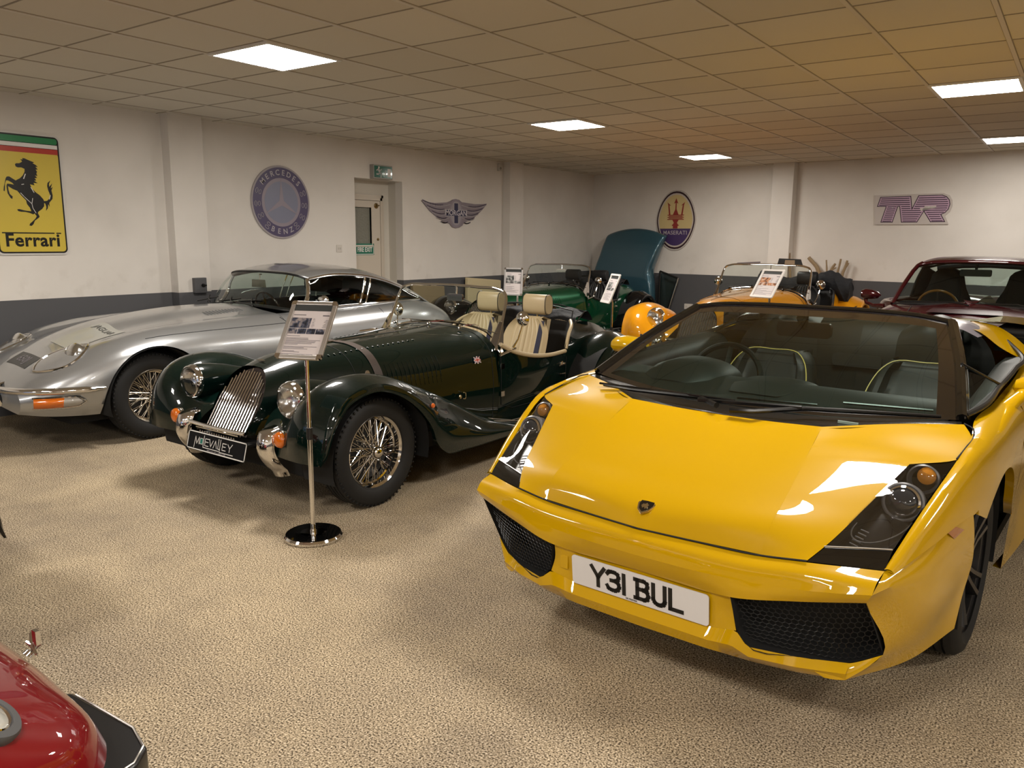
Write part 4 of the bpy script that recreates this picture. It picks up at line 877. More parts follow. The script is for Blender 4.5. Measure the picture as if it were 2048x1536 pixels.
for a in np.linspace(0, pi, 13): g.append([(.0+.10*cos(a), -.08, .890), (.0+.17*cos(a), -.22, .892+.022*sin(a)), (.0+.16*cos(a), -.42, .89+.025*sin(a)), (.0+.15*cos(a), -.50, .86+.02*sin(a))])
b.grid(g); cb(b, 'instrument_binnacle', LEA, Lb)
b = MB(); 
for x0, x1, y0_, z_ in ((-.02, .28, .02, .885), (.36, .66, -.08, .900)): b.tube([(x0, y0_, z_), (x1, y0_-.05, z_+.004)], .005, 5)
cb(b, 'demister_vents', M_BLK, Lb)
b = MB(); M = T(-.38, -.66, .825) @ RX(-1.15) @ RX(pi/2*0); ring = [tuple(M @ Vector((.185*cos(a), .185*sin(a), 0))) for a in np.linspace(0, 2*pi, 40)[:-1]]; b.tube(ring, .015, 8, closed=True); sw = cb(b, 'steering_wheel', LEA, Lb)
b = MB(); b.lathe([(.0, -.03), (.07, -.02), (.06, .02), (0, .025)], 20, M)
for a in (.1, pi-.1, -pi/2): b.tube([tuple(M @ Vector((.05*cos(a), .05*sin(a), 0))), tuple(M @ Vector((.18*cos(a), .18*sin(a), 0)))], .014, 6, flat=.5)
cb(b, 'wheel_boss', LEA2, sw)
b = MB(); b.box(-.10, -1.45, .2, .10, -.5, .52); cb(b, 'centre_tunnel', LEA, Lb, bevel=.03)
PIP = mat('yellow_piping', (.50, .40, .10, 1), .5)
for x in (-.38, .38):
    b = MB(); g = []
    for z, w_, yo in ((.38, .245, -1.05), (.55, .25, -1.12), (.70, .245, -1.20), (.80, .225, -1.27), (.875, .19, -1.31), (.905, .155, -1.33)):
        g.append([(x+u*w_, y_, z+dz) for u, y_, dz in ((-1, yo-.10, 0), (-.97, yo+.02, 0), (-.80, yo+.05, 0), (-.62, yo-.01, 0), (-.3, yo-.015, 0), (0, yo-.015, 0), (.3, yo-.015, 0), (.62, yo-.01, 0), (.80, yo+.05, 0), (.97, yo+.02, 0), (1, yo-.10, 0))])
    g.append([(p[0], p[1]-.06, p[2]+.008) for p in g[-1]]); g.append([(p[0], p[1]-.04, p[2]-.06) for p in g[-1]])
    b.grid(np.array([poly_resample(r_, 30) for r_ in patch(g, 30, 24)])); s = cb(b, 'seat', LEA, Lb)
    b = MB(); b.grid(G([[(x-.24, -1.08, .40), (x, -1.08, .35), (x+.24, -1.08, .40)], [(x-.25, -.85, .41), (x, -.85, .36), (x+.25, -.85, .41)], [(x-.24, -.60, .42), (x, -.60, .38), (x+.24, -.60, .42)], [(x-.22, -.56, .30), (x, -.56, .28), (x+.22, -.56, .3)]], 12, 12)); cb(b, 'seat_cushion', LEA, s)
    pts = [(-.235, -1.035, .40), (-.242, -1.075, .55), (-.236, -1.155, .70), (-.218, -1.225, .80), (-.182, -1.275, .872), (-.145, -1.30, .905), (0, -1.315, .915)]; pts += [(-p[0], p[1], p[2]) for p in pts[-2::-1]]
    b = MB(); b.tube([(x+p[0], p[1], p[2]) for p in curve(pts, 50)], .0032, 5); cb(b, 'piping', PIP, s)
    b = MB(); b.tube([(x-.15, -1.20, .70), (x, -1.22, .695), (x+.15, -1.20, .70)], .004, 5); cb(b, 'seat_seam', LEA2, s)
b = MB(); b.grid(G([[(0, -1.50, .35), (.4, -1.5, .35), (.66, -1.45, .35)], [(0, -1.55, .7), (.4, -1.56, .7), (.68, -1.5, .7)], [(0, -1.60, 1.0), (.4, -1.62, 1.0), (.62, -1.55, 1.0)], [(0, -1.66, 1.075), (.4, -1.68, 1.09), (.52, -1.60, 1.10)], [(0, -1.82, 1.07), (.4, -1.82, 1.09), (.53, -1.78, 1.10)]], 18, 20)); b.mirror(); bk = cb(b, 'rear_bulkhead', LEA, Lb)
b = MB(); b.prism(rrect(-.13, -.035, .13, .035, .02), 0, .012, T(0, -1.545, .86) @ RX(pi/2)); 
cb(b, 'bulkhead_vent', LEA2, bk)
def mk():
    b = MB(); b.grid(G([[(.20, -1.50, .86), (.35, -1.47, .90), (.50, -1.50, .86)], [(.21, -1.52, 1.02), (.36, -1.50, 1.08), (.50, -1.53, 1.03)], [(.24, -1.70, 1.08), (.36, -1.70, 1.13), (.48, -1.70, 1.09)]], 10, 10)); return b
pair(mk, 'roll_hoop_fairing', LEA, Lb)
def mk():
    b = MB(); b.grid(G([[(.46, -1.26, 1.11), (.54, -1.25, 1.10), (.61, -1.27, 1.065)], [(.46, -1.38, 1.13), (.55, -1.37, 1.115), (.63, -1.39, 1.07)], [(.45, -1.52, 1.13), (.55, -1.52, 1.11), (.63, -1.52, 1.06)]], 8, 8)); return b
pair(mk, 'hood_latch_cover', mat('lavender_grey_plastic', (.16, .15, .17, 1), .25), Lb)
# door mirrors
def mk():
    b = MB(); c = np.array((.945, -.72, .94)); g = []
    for v, (ry, dzc) in ((-1, (.0, -.01)), (-.9, (.03, -.006)), (-.5, (.052, 0)), (.2, (.058, .003)), (.75, (.05, 0)), (.96, (.03, 0)), (1.0, (0.0, 0))):
        g.append([(c[0]+v*.115, c[1]+ry*cos(a)*(1.1 if cos(a) > 0 else .35), c[2]+dzc+.055*(ry/.058)*math.copysign(abs(sin(a))**.8, sin(a))*(1 if sin(a) > 0 else .8)) for a in np.linspace(0, 2*pi, 22)])
    b.grid(g); return b
mir = pair(mk, 'door_mirror', PY, Lb)
for sg, o in zip((1, -1), mir):
    b = MB(); b.tube([(.88, -.70, .915), (.855, -.58, .89), (.835, -.50, .865)], [.026, .028, .034], 10)
    if sg < 0: b.flipx()
    cb(b, 'mirror_stalk', PY, o)
    b = MB(); b.prism(rrect(-.095, -.04, .095, .04, .02), 0, .002, T(.945, -.742, .94) @ RX(pi/2))
    if sg < 0: b.flipx()
    cb(b, 'mirror_glass', M_CHROME, o)
# alloy wheels
M_ALLOY = mat('anthracite_alloy', (.06, .06, .062, 1), .28, .8)
def alloy(x, y, w_, nm=None):
    s = 1 if x > 0 else -1; M = T(x, y, RW) @ RY(pi/2*s); rr = .235; h = w_/2*.86
    b = MB(); b.lathe([(rr+.003, h+.004), (rr+.006, h-.004), (rr-.010, h-.012), (rr-.014, h-.06), (rr-.025, -h+.02), (rr+.005, -h)], 56, M)
    for k in range(5):
        a = 2*pi*k/5+.3
        for da in (-.16, .16):
            ca, sa = cos(a+da), sin(a+da); b.tube([tuple(M @ Vector((.05*cos(a+da*1.6), .05*sin(a+da*1.6), h-.05))), tuple(M @ Vector((.14*ca, .14*sa, h-.035))), tuple(M @ Vector(((rr-.012)*ca, (rr-.012)*sa, h-.022)))], [.034, .028, .034], 6, flat=.5)
    b.lathe([(.075, h-.075), (.072, h-.045), (.035, h-.035), (0, h-.034)], 30, M); rim = cb(b, 'wheel', M_ALLOY, Lb)
    b = MB(); tyre(b, RW, rr, w_, 5); b.xf(M); cb(b, 'tyre', M_TYRE, rim)
    b = MB(); b.lathe([(0, h-.10), (.165, h-.10), (.165, h-.125), (0, h-.125)], 36, M); cb(b, 'brake_disc', mat('iron_disc', (.15, .15, .15, 1), .35, .9), rim)
    b = MB()
    for k in range(5): a = 2*pi*k/5+.6; b.lathe([(.0, h-.03), (.011, h-.03), (.011, h-.045)], 6, M @ T(.052*cos(a), .052*sin(a), -.002))
    cb(b, 'wheel_bolts', M_STEEL, rim)
for x in (.738, -.738): alloy(x, AX, .225)
for x in (.80, -.80): alloy(x, RAX, .29)
# ------------------------------------------------------------ the traditional roadsters (three of them, same kind)
M_CREAM = noise_bump(mat('cream_leather', (.40, .315, .185, 1), .42), 300, .12, .001); M_BLEA = noise_bump(mat('black_leather', (.012, .012, .013, 1), .45), 300, .12, .001)
M_CLOTH = noise_bump(mat('black_hood_cloth', (.010, .011, .014, 1), .75), 40, .5, .01)
M_STRAP = mat('brown_strap', (.045, .032, .026, 1), .5)
FA, RA, WR = .315, -2.28, .315
BS = [   # nose and bonnet rings, top centre down to the sill, (x, y, z)
 [(0, .568, .768), (.09, .571, .757), (.155, .603, .712), (.198, .655, .628), (.200, .72, .52), (.186, .79, .42)],
 [(0, .45, .805), (.10, .452, .792), (.19, .465, .742), (.242, .50, .645), (.258, .55, .52), (.25, .60, .40)],
 [(0, .25, .836), (.12, .25, .824), (.22, .25, .776), (.29, .25, .675), (.32, .25, .54), (.32, .25, .38)],
 [(0, 0, .848), (.14, 0, .838), (.265, 0, .79), (.345, 0, .69), (.375, 0, .54), (.375, 0, .36)],
 [(0, -.45, .862), (.18, -.45, .852), (.33, -.45, .806), (.42, -.45, .70), (.455, -.45, .55), (.46, -.45, .32)],
 [(0, -.80, .876), (.20, -.80, .868), (.385, -.80, .822), (.485, -.80, .725), (.52, -.80, .56), (.52, -.80, .28)],
 [(0, -1.06, .890), (.22, -1.06, .880), (.42, -1.06, .838), (.53, -1.06, .76), (.57, -1.06, .58), (.57, -1.06, .24)]]
_BR = np.array([curve(r, 60) for r in BS]); _BD = np.r_[0, np.cumsum([.12, .2, .25, .45, .35, .26])]
def bonnet_pt(v, t, d=0):
    """v: 0 front..1 back of the bonnet, t: 0 centre..1 sill; d: lift off the surface"""
    f = lambda v_, t_: np.array([hermite(_BD, _BR[:, :, k], np.array([v_*_BD[-1]]))[0][int(round(min(1, max(0, t_))*59))] for k in range(3)])
    p = f(v, t)
    if d:
        a = f(min(1, v+.02), t)-f(max(0, v-.02), t); c = f(v, min(1, t+.035))-f(v, max(0, t-.035)); n = np.cross(a, c); n /= max(1e-9, np.linalg.norm(n)); n *= -1 if n[0] < -1e-3 or n[2] < -.3 else 1; p = p+n*d
    return tuple(p)
WING = [  # crest (x,y,z), outer edge (x,y,z), inner root (x,y,z)
 ((.66, .800, .345), (.80, .775, .345), (.34, .76, .34)), ((.67, .810, .45), (.825, .748, .395), (.30, .745, .43)), ((.68, .780, .590), (.84, .705, .526), (.26, .68, .505)), ((.68, .705, .695), (.845, .648, .605), (.24, .60, .555)),
 ((.68, .60, .750), (.846, .590, .654), (.25, .50, .585)), ((.69, .45, .772), (.847, .448, .691), (.27, .38, .60)), ((.69, .27, .752), (.847, .295, .669), (.30, .22, .60)), ((.70, .07, .684), (.845, .10, .559), (.34, .04, .575)),
 ((.70, -.10, .618), (.842, -.044, .405), (.37, -.12, .53)), ((.70, -.22, .568), (.842, -.083, .311), (.39, -.24, .49)), ((.70, -.35, .505), (.84, -.170, .229), (.42, -.37, .44)), ((.70, -.55, .41), (.84, -.374, .210), (.46, -.57, .36)),
 ((.70, -.81, .305), (.84, -.80, .205), (.50, -.82, .275)), ((.71, -1.15, .240), (.84, -1.15, .200), (.55, -1.15, .235)), ((.71, -1.78, .235), (.84, -1.78, .200), (.55, -1.78, .23))]
def roadster(label, pose, pb, pw, lea, scale=1, strap=False, band=None, plate_txt=None, hood='folded', wheels=None, piping=None, seat_m=None, full=True, cowl_m=None):
    R_ = car_root(label, pose, scale=scale, name='vintage_roadster')
    # bonnet, nose and scuttle as one shell
    b = MB(); b.grid(G(BS, 30, 60)); b.mirror(); bonn = cb(b, 'bonnet', pb, R_, merge=.0006)
    # radiator grille
    def gy(z): return float(np.interp(z, [.40, .50, .60, .68, .72, .75], [.800, .735, .672, .618, .592, .572]))
    def gw(z): return float(np.interp(z, [.40, .50, .58, .64, .69, .72, .745, .755], [.172, .183, .186, .176, .148, .112, .06, .0]))
    b = MB(); zs = np.linspace(.40, .754, 20); b.grid([[(gw(z)*u, gy(z)-.035, z) for u in np.linspace(-1, 1, 13)] for z in zs]); gb = cb(b, 'grille_backing', noise_bump(mat('mesh_backing', (.05, .035, .03, 1), .6, .3), 500, .6, .003), R_)
    b = MB()
    for k in range(15):
        u = -1+2*k/14; x = u*.178; pts = []
        for z in np.linspace(.405, .752, 22):
            if abs(x) < gw(z)+.004: pts.append((x*(1 if z < .6 else .97), gy(z)-.004, z))
        if len(pts) > 2: b.tube(pts, .0046, 8)
    cb(b, 'grille_bars', M_CHROME, gb)
    b = MB(); b.tube([(-.26, .835, .448), (-.13, .842, .446), (.13, .842, .446), (.26, .835, .448)], .011, 8); b.tube([(-.20, .832, .425), (.20, .832, .425)], .006, 6); cb(b, 'lower_grille_bar', M_CHROME, R_)
    b = MB()
    for k in range(15): x = -.16+.32*k/14; b.lathe([(0, 0), (.0055, .002), (0, .006)], 8, T(x, .835, .405) @ RX(-pi/2))
    cb(b, 'grille_studs', M_CHROME, R_)
    # front wings with running boards
    def mk():
        b = MB(); rows = []
        for (cx, cy, cz), (ex, ey, ez), (ix, iy, iz) in WING:
            k = (cz-ez); m1 = (cx*.35+ex*.65+.012, cy*.45+ey*.55, cz-.22*k if k > .12 else cz-.3*k); m2 = (ex+.006, cy*.15+ey*.85, cz-.62*k)
            n1 = (cx*.80+ix*.20, cy*.9+iy*.1, cz-.16*(cz-iz)); n2 = (cx*.52+ix*.48, cy*.5+iy*.5, iz+.10*(cz-iz))
            rows.append([(ix, iy, iz), n2, n1, (cx, cy, cz), m1, m2, (ex, ey, ez)])
        g = patch(rows, 30, 90); lip = g[:, -1:].copy(); lip[..., 0] -= .022; lip[..., 2] -= .0; g = np.concatenate([g, g[:, -1:]+np.array((.004, 0, -.004)), lip], 1); b.grid(g); return b
    pair(mk, 'front_wing', pw, R_)
    arch_liner(.56, .80, FA, WR-.01, .375, R_)
    def mk():
        b = MB()
        for k in range(2): b.tube([(.725+.035*k, -.72-.03*k, .325-.02*k), (.73+.035*k, -1.0, .262), (.73+.035*k, -1.75, .246)], .005, 6, flat=.6)
        return b
    pair(mk, 'tread_strips', M_ALU, R_)
    # body sides, cut-away doors, tail
    tub = [[(.57, -1.05, .775), (.573, -1.05, .70), (.575, -1.05, .5), (.57, -1.05, .22)], [(.585, -1.18, .715), (.59, -1.18, .65), (.59, -1.18, .45), (.57, -1.18, .22)], [(.60, -1.38, .66), (.605, -1.38, .6), (.60, -1.38, .42), (.57, -1.38, .22)],
           [(.605, -1.65, .632), (.61, -1.65, .58), (.60, -1.65, .42), (.57, -1.65, .22)], [(.60, -1.86, .635), (.605, -1.86, .58), (.60, -1.86, .42), (.57, -1.86, .22)]]
    def mk(): b = MB(); b.grid(G(tub, 16, 26)); return b
    pair(mk, 'door', pb, R_)
    tail = [[(.60, -1.86, .635), (.606, -1.86, .58), (.60, -1.86, .42), (.57, -1.86, .24)], [(.595, -1.92, .74), (.604, -1.93, .64), (.60, -1.93, .45), (.57, -1.93, .24)], [(.565, -2.02, .815), (.60, -2.04, .70), (.60, -2.04, .48), (.57, -2.04, .25)],
            [(.50, -2.22, .84), (.575, -2.22, .76), (.595, -2.22, .55), (.57, -2.22, .28)], [(.46, -2.6, .79), (.54, -2.6, .70), (.57, -2.6, .52), (.55, -2.6, .3)], [(.38, -3.0, .62), (.47, -3.0, .55), (.50, -3.0, .44), (.48, -3.0, .32)], [(.33, -3.12, .50), (.42, -3.13, .46), (.45, -3.13, .40), (.44, -3.12, .33)]]
    b = MB(); b.grid(G(tail, 18, 50)); b.grid(G([[(0, -2.24, .865), (.25, -2.24, .862), (.50, -2.22, .84)], [(0, -2.6, .82), (.25, -2.6, .815), (.46, -2.6, .79)], [(0, -3.0, .655), (.2, -3.0, .65), (.38, -3.0, .62)], [(0, -3.12, .52), (.2, -3.12, .515), (.33, -3.12, .50)]], 12, 24))
    b.mirror(); cb(b, 'rear_body', pb, R_, merge=.0006)
    def mk():   # rear wings
        b = MB(); rows = []
        for y, zc, ze, xe in ((-1.80, .27, .20, .84), (-1.93, .42, .23, .85), (-2.03, .57, .38, .86), (-2.15, .69, .565, .865), (-2.30, .755, .655, .868), (-2.48, .758, .648, .868), (-2.66, .70, .54, .862), (-2.80, .60, .36, .855), (-2.93, .48, .32, .84), (-3.02, .36, .30, .82)):
            k = zc-ze; rows.append([(.545, y+.02, zc-.05 if zc > .4 else zc-.02), (.62, y, zc-.01), (.71, y, zc), (.80, y, zc-.25*k-.01), (xe, y, zc-.72*k), (xe, y, ze), (xe-.022, y, ze)])
        b.grid(patch(rows, 22, 54)); return b
    pair(mk, 'rear_wing', pw, R_); arch_liner(.56, .82, RA, WR, .36, R_)
    b = MB(); b.box(-.50, -3.0, .16, .50, .55, .26); b.box(-.22, -.9, .26, .22, .50, .66); b.box(-.56, -2.25, .24, .56, -1.0, .30); cb(b, 'chassis', M_MATB, R_, smooth=False)
    b = MB(); b.tube([(-.62, FA, .30), (.62, FA, .30)], .03, 8); b.tube([(-.62, RA, .30), (.62, RA, .30)], .04, 8); cb(b, 'axle', M_MATB, R_)
    # wheels
    wm = wheels or M_CHROME
    for x in (.68, -.68): wire_wheel(R_, x, FA, WR, .168, .205, rim_m=wm, detail=full)
    for x in (.70, -.70): wire_wheel(R_, x, RA, WR, .168, .205, rim_m=wm, detail=False)
    # lamps on their pods
    for x in (.467, -.467):
        s = 1 if x > 0 else -1
        l_ = round_lamp(R_, (x, .685, .638), .098, tilt=.06, bowl=False)
        b = MB(); M = T(x, .685, .638) @ RX(-pi/2+.06); b.lathe([(.103, -.018), (.108, -.05), (.108, -.12), (.098, -.22), (.075, -.34), (.035, -.46), (0, -.52)], 32, M); cb(b, 'lamp_pod', pw, l_)
        amber_lamp(R_, (s*.492, .775, .440), .045)
    # bumper blades
    def mk():
        b = MB(); g = []
        for t in np.linspace(0, 1, 26):
            z = .500-.285*t; y = .80+.055*sin(pi*min(1, t*1.15))-.03*t-.10*max(0, t-.8)-(.10*max(0, .10-t)/.1); w = .060*(1-.22*max(0, t-.7)/.3) if t > .05 else .044
            xo = .385+.022*t*t; g.append([(xo+u*w, y-.030*u*u-(.02 if abs(u) > .9 else 0), z-.03*max(0, .1-t)) for u in np.linspace(-1, 1, 11)])
        b.grid(g); q = np.array(g); q = q[:, ::-1].copy(); q[..., 1] -= .006; b.grid(q); b.tube([(.385, .83, .37), (.385, .70, .37)], .014, 8); return b
    pair(mk, 'bumper_blade', M_CHROME, R_)
    # windscreen
    def wtop(u): return (u*.525, -1.215+.015*abs(u)**3, 1.166-.020*abs(u)**2-.05*max(0, abs(u)-.93)/.07)
    fr = [(-.560, -1.035, .735), (-.548, -1.10, .86), (-.536, -1.165, 1.0), (-.526, -1.20, 1.085), (-.505, -1.212, 1.128), (-.455, -1.216, 1.147), (-.25, -1.22, 1.160), (0, -1.222, 1.165)]; fr += [(-x, y, z) for x, y, z in fr[-2::-1]]
    b = MB(); b.tube([tuple(p) for p in curve(fr, 60)], .0115, 8, flat=.75); wf = cb(b, 'windscreen_frame', M_CHROME, R_)
    base = [(-.552, -1.068, .775), (-.45, -1.093, .838), (-.24, -1.110, .882), (0, -1.114, .893), (.24, -1.110, .882), (.45, -1.093, .838), (.552, -1.068, .775)]
    tp = [(-.53, -1.195, 1.085), (-.47, -1.214, 1.14), (-.25, -1.22, 1.158), (0, -1.222, 1.163), (.25, -1.22, 1.158), (.47, -1.214, 1.14), (.53, -1.195, 1.085)]
    b = MB(); b.grid([[tuple(a*(1-t)+c*t) for a, c in zip(curve(base, 30), curve(tp, 30))] for t in np.linspace(0, 1, 8)]); cb(b, 'windscreen_glass', M_GLASS, wf)
    b = MB(); b.tube([(x, y+.004, z+.004) for x, y, z in curve(base, 40)], .007, 6); cb(b, 'windscreen_base_rail', M_CHROME, wf)
    def mk():
        b = MB(); b.add([(.545, -.99, .80), (.575, -1.07, .705), (.572, -1.10, .72), (.545, -1.14, .93), (.535, -1.10, .93), (.54, -1.02, .83)], [(0, 1, 2, 3, 4, 5)]); b.v += [(x+.006, y, z) for x, y, z in b.v]; b.f += [(11, 10, 9, 8, 7, 6)]+[(i, (i+1) % 6, 6+(i+1) % 6, 6+i) for i in range(6)]; b.mi = [0]*len(b.f); return b
    pair(mk, 'windscreen_stanchion', M_CHROME, R_)
    for k, x in enumerate((-.34, 0.0, .30)):
        b = MB(); z = .89-.10*x*x; b.lathe([(.014, 0), (.016, .012), (.008, .022), (0, .024)], 12, T(x, -.95, z-.005)); b.tube([(x, -.95, z+.018), (x+.10, -1.00, z+.030), (x+.125, -1.02, z+.030-.06*abs(x))], .004, 6); b.tube([(x+.03, -1.0, z+.03), (x+.27, -1.035, z+.028-.18*max(0, x))], .0035, 5); cb(b, 'wiper', M_CHROME if strap else M_BLK, R_)
    b = MB(); b.prism(rrect(-.075, -.026, .075, .026, .012), -.008, .008, T(.05, -1.20, 1.075) @ RX(pi/2)); im = cb(b, 'interior_mirror', M_CHROME, R_, bevel=.003)
    b = MB(); b.tube([(.05, -1.22, 1.16), (.05, -1.21, 1.09)], .006, 8); cb(b, 'mirror_stem', M_CHROME, im)
    for s in (1, -1):
        b = MB(); c = (s*.62, -1.27, .945); b.lathe([(.0, .032), (.03, .026), (.05, .008), (.055, -.008), (.05, -.014), (0, -.014)], 26, T(*c) @ RX(-pi/2)); m_ = cb(b, 'door_mirror', M_CHROME, R_)
        b = MB(); b.tube([(s*.62, -1.27, .90), (s*.605, -1.24, .80), (s*.59, -1.20, .74)], [.005, .006, .008], 8); b.tube([(s*.585, -1.05, .70), (s*.60, -1.22, .735)], .009, 8); cb(b, 'mirror_arm', M_CHROME, m_)
    # cockpit
    b = MB(); b.grid(G([[(-.53, -1.08, .76), (0, -1.08, .88), (.53, -1.08, .76)], [(-.54, -1.14, .72), (0, -1.14, .83), (.54, -1.14, .72)], [(-.54, -1.13, .60), (0, -1.13, .62), (.54, -1.13, .60)]], 20, 8)); cb(b, 'dashboard', mat('walnut_dash', (.05, .025, .012, 1), .2, coat=.8) if not full else M_BLK, R_)
    b = MB(); M = T(-.30, -1.32, .70) @ RX(1.15+pi); b.tube([tuple(M @ Vector((.18*cos(a), .18*sin(a), 0))) for a in np.linspace(0, 2*pi, 36)[:-1]], .010, 8, closed=True)
    for a in (.5, pi-.5, 3*pi/2): b.tube([tuple(M @ Vector((0, 0, .02))), tuple(M @ Vector((.175*cos(a), .175*sin(a), 0)))], .006, 5)
    cb(b, 'steering_wheel', M_BLEA, R_)
    sm = seat_m or lea
    for x in (-.25, .25): seat(R_, x, -1.72, sm, m_band=band, w=.46, zt=.885, rake=.33, hr=True, hr_c=(x*.96, -2.02, .985), hr_w=.235, piping=piping)
    def mk():
        b = MB(); P = [(.575, -1.07, .775), (.59, -1.18, .722), (.605, -1.38, .668), (.612, -1.65, .640), (.606, -1.88, .645)]; b.tube([tuple(p) for p in curve(P, 24)], .016, 8); return b
    pair(mk, 'door_capping', lea, R_)
    def mk():
        b = MB(); b.grid(G([[(.575, -1.07, .76), (.60, -1.4, .65), (.60, -1.88, .63)], [(.55, -1.07, .6), (.57, -1.4, .55), (.57, -1.88, .55)], [(.53, -1.07, .3), (.54, -1.4, .3), (.54, -1.88, .3)]], 12, 8)); return b
    pair(mk, 'door_trim_panel', lea, R_)
    def mk():
        b = MB(); P = [(.600, -1.90, .66), (.592, -1.95, .77), (.56, -2.04, .83), (.50, -2.12, .86)]; b.tube([tuple(p) for p in curve(P, 16)], .014, 8); return b
    pair(mk, 'elbow_rail_padding', lea, R_)
    b = MB(); b.grid(G([[(-.54, -2.02, .3), (0, -2.02, .3), (.54, -2.02, .3)], [(-.54, -2.10, .6), (0, -2.12, .6), (.54, -2.10, .6)], [(-.50, -2.18, .84), (0, -2.2, .86), (.50, -2.18, .84)]], 12, 10)); cb(b, 'rear_bulkhead', M_BLEA, R_)
    # folded hood
    if hood:
        b = MB(); g = []; random.seed(5)
        for i, t in enumerate(np.linspace(0, 1, 14)):
            a = pi*t; ry = .13; rz = .075 if hood == 'folded' else .13
            g.append([(x, -2.33-ry*cos(a)+.012*sin(9*x+3*t), .845+rz*sin(a)*(1+.22*sin(7*x+i*.9))+.01*sin(23*x)) for x in np.linspace(-.50, .50, 30)])
        b.grid(g); f_ = cb(b, 'folded_hood', M_CLOTH, R_)
        b = MB()
        for s in (1, -1): b.tube([(s*.50, -2.12, .80), (s*.46, -2.22, .93), (s*.20, -2.26, .965), (0, -2.27, .97)], .006, 6); b.tube([(s*.52, -2.08, .78), (s*.50, -2.34, .92), (s*.2, -2.42, .955), (0, -2.42, .955)], .006, 6)
        cb(b, 'hood_frame', M_RUB, f_)
    # details
    def side(v, t, d=.004): return bonnet_pt(v, t, d)
    def mk():
        b = MB()
        for k in range(14):
            v = .415+.021*k; b.tube([side(v, .50, .001), side(v+.002, .60, .004), side(v+.003, .71, .001)], .0030, 5)
        return b
    for o in pair(mk, 'side_louvres', pb, R_): o['kind'] = 'stuff' if False else 'part'; del o['kind']
    def mk():
        b = MB()
        for k in range(17): v = .24+.026*k; p = side(v, .30, .003); b.lathe([(0, .004), (.0075, .002), (.010, 0)], 8, T(*p) @ RY(.35) @ SC(1, .7, 1))
        return b
    pair(mk, 'top_louvres', pb, R_)
    b = MB(); b.tube([tuple(np.array(bonnet_pt(v, 0))+np.array((0, 0, .003))) for v in np.linspace(.12, .93, 20)], .0045, 6); cb(b, 'bonnet_hinge', M_CHROME, R_)
    shut(R_, [bonnet_pt(.30, t, .001) for t in np.linspace(0, .9, 16)], r=.002, mirror=True); shut(R_, [bonnet_pt(.965, t, .001) for t in np.linspace(0, .95, 16)], r=.002, mirror=True)
    shut(R_, [(.578, -1.065, .76), (.582, -1.07, .6), (.578, -1.08, .34), (.585, -1.20, .30), (.595, -1.7, .30), (.608, -1.88, .34), (.612, -1.89, .60)], r=.0022, mirror=True, smooth_=False)
    def mk():
        b = MB()
        for z in (.62, .42): b.box(.583, -1.10, z-.018, .592, -1.06, z+.018)
        return b
    pair(mk, 'door_hinge', M_CHROME, R_)
    def mk():
        b = MB(); b.lathe([(.0, .03), (.012, .026), (.010, .01), (.02, 0)], 12, T(.607, -1.84, .55) @ RY(pi/2)); b.tube([(.63, -1.84, .55), (.635, -1.76, .545)], .006, 6); b.tube([(.61, -1.80, .47), (.625, -1.86, .47)], .005, 6); return b
    pair(mk, 'door_handle', M_CHROME, R_)
    def mk():
        b = MB(); b.lathe([(.016, 0), (.012, .03), (.018, .045), (.010, .06), (0, .062)], 12, T(.455, .10, .665)); b.tube([(.44, .10, .70), (.475, .10, .71)], .005, 5); return b
    if strap: pair(mk, 'bonnet_catch', M_CHROME, R_)
    if strap:
        b = MB(); g = []
        for t in np.linspace(0, .84, 34):
            for_ = [bonnet_pt(.385+.02*t+dv, t, .005) for dv in (-.017, -.014, .014, .017)]; g.append(for_)
        b.grid(g); b.mirror(); cb(b, 'bonnet_strap', M_STRAP, R_, merge=.0005)
        c = Vector(bonnet_pt(.885, .60, .004)); n_ = Vector((.93, .1, .35)).normalized(); up_ = Vector((-.3, 0, .95)).normalized(); ux_ = Vector((0, -1, 0)); MF = Matrix(((ux_.x, up_.x, n_.x, c.x), (ux_.y, up_.y, n_.y, c.y), (ux_.z, up_.z, n_.z, c.z), (0, 0, 0, 1)))
        W_, H_ = .030, .019
        b = MB(); b.prism([(-W_, -H_), (W_, -H_), (W_, H_), (-W_, H_)], 0, .0014, MF); fl = cb(b, 'union_flag_badge', mat('flag_blue', (.02, .03, .12, 1), .3), R_, smooth=False)
        b = MB()
        for p in (((-W_, -H_), (W_, H_)), ((-W_, H_), (W_, -H_))): stroke(b, p, .008, .0016, M=MF)
        stroke(b, ((-W_, 0), (W_, 0)), .013, .0018, M=MF); stroke(b, ((0, -H_), (0, H_)), .013, .0018, M=MF); cb(b, 'flag_white', M_WHITE, fl, smooth=False)
        b = MB(); stroke(b, ((-W_, 0), (W_, 0)), .007, .0026, M=MF); stroke(b, ((0, -H_), (0, H_)), .007, .0026, M=MF)
        for p in (((-W_, -H_), (W_, H_)), ((-W_, H_), (W_, -H_))): stroke(b, p, .003, .0024, M=MF)
        cb(b, 'flag_red', M_RED, fl, smooth=False)
        b = MB(); c = (.535, -.70, .455); MV = T(*c) @ RZ(-.1) @ RY(pi/2); b.lathe([(.0, .004), (.012, .004), (.016, 0)], 14, MV @ T(.0, .03, 0)); b.tube([tuple(MV @ Vector(q)) for q in ((-.025, -.005, .004), (-.018, -.028, .004), (.012, -.03, .004), (.022, -.02, .004), (.018, -.004, .004))], .004, 6); cb(b, 'wing_emblem', mat('badge_gold', (0, 0, 0, 1)), R_)
        b = MB(); b.lathe([(0, .012), (.012, .008), (.015, 0)], 14, T(.838, -.055, .535) @ RY(pi/2)); b2 = b; cb(b2, 'side_reflector', mat('orange_reflector', (.6, .12, .02, 1), .2, coat=1), R_)
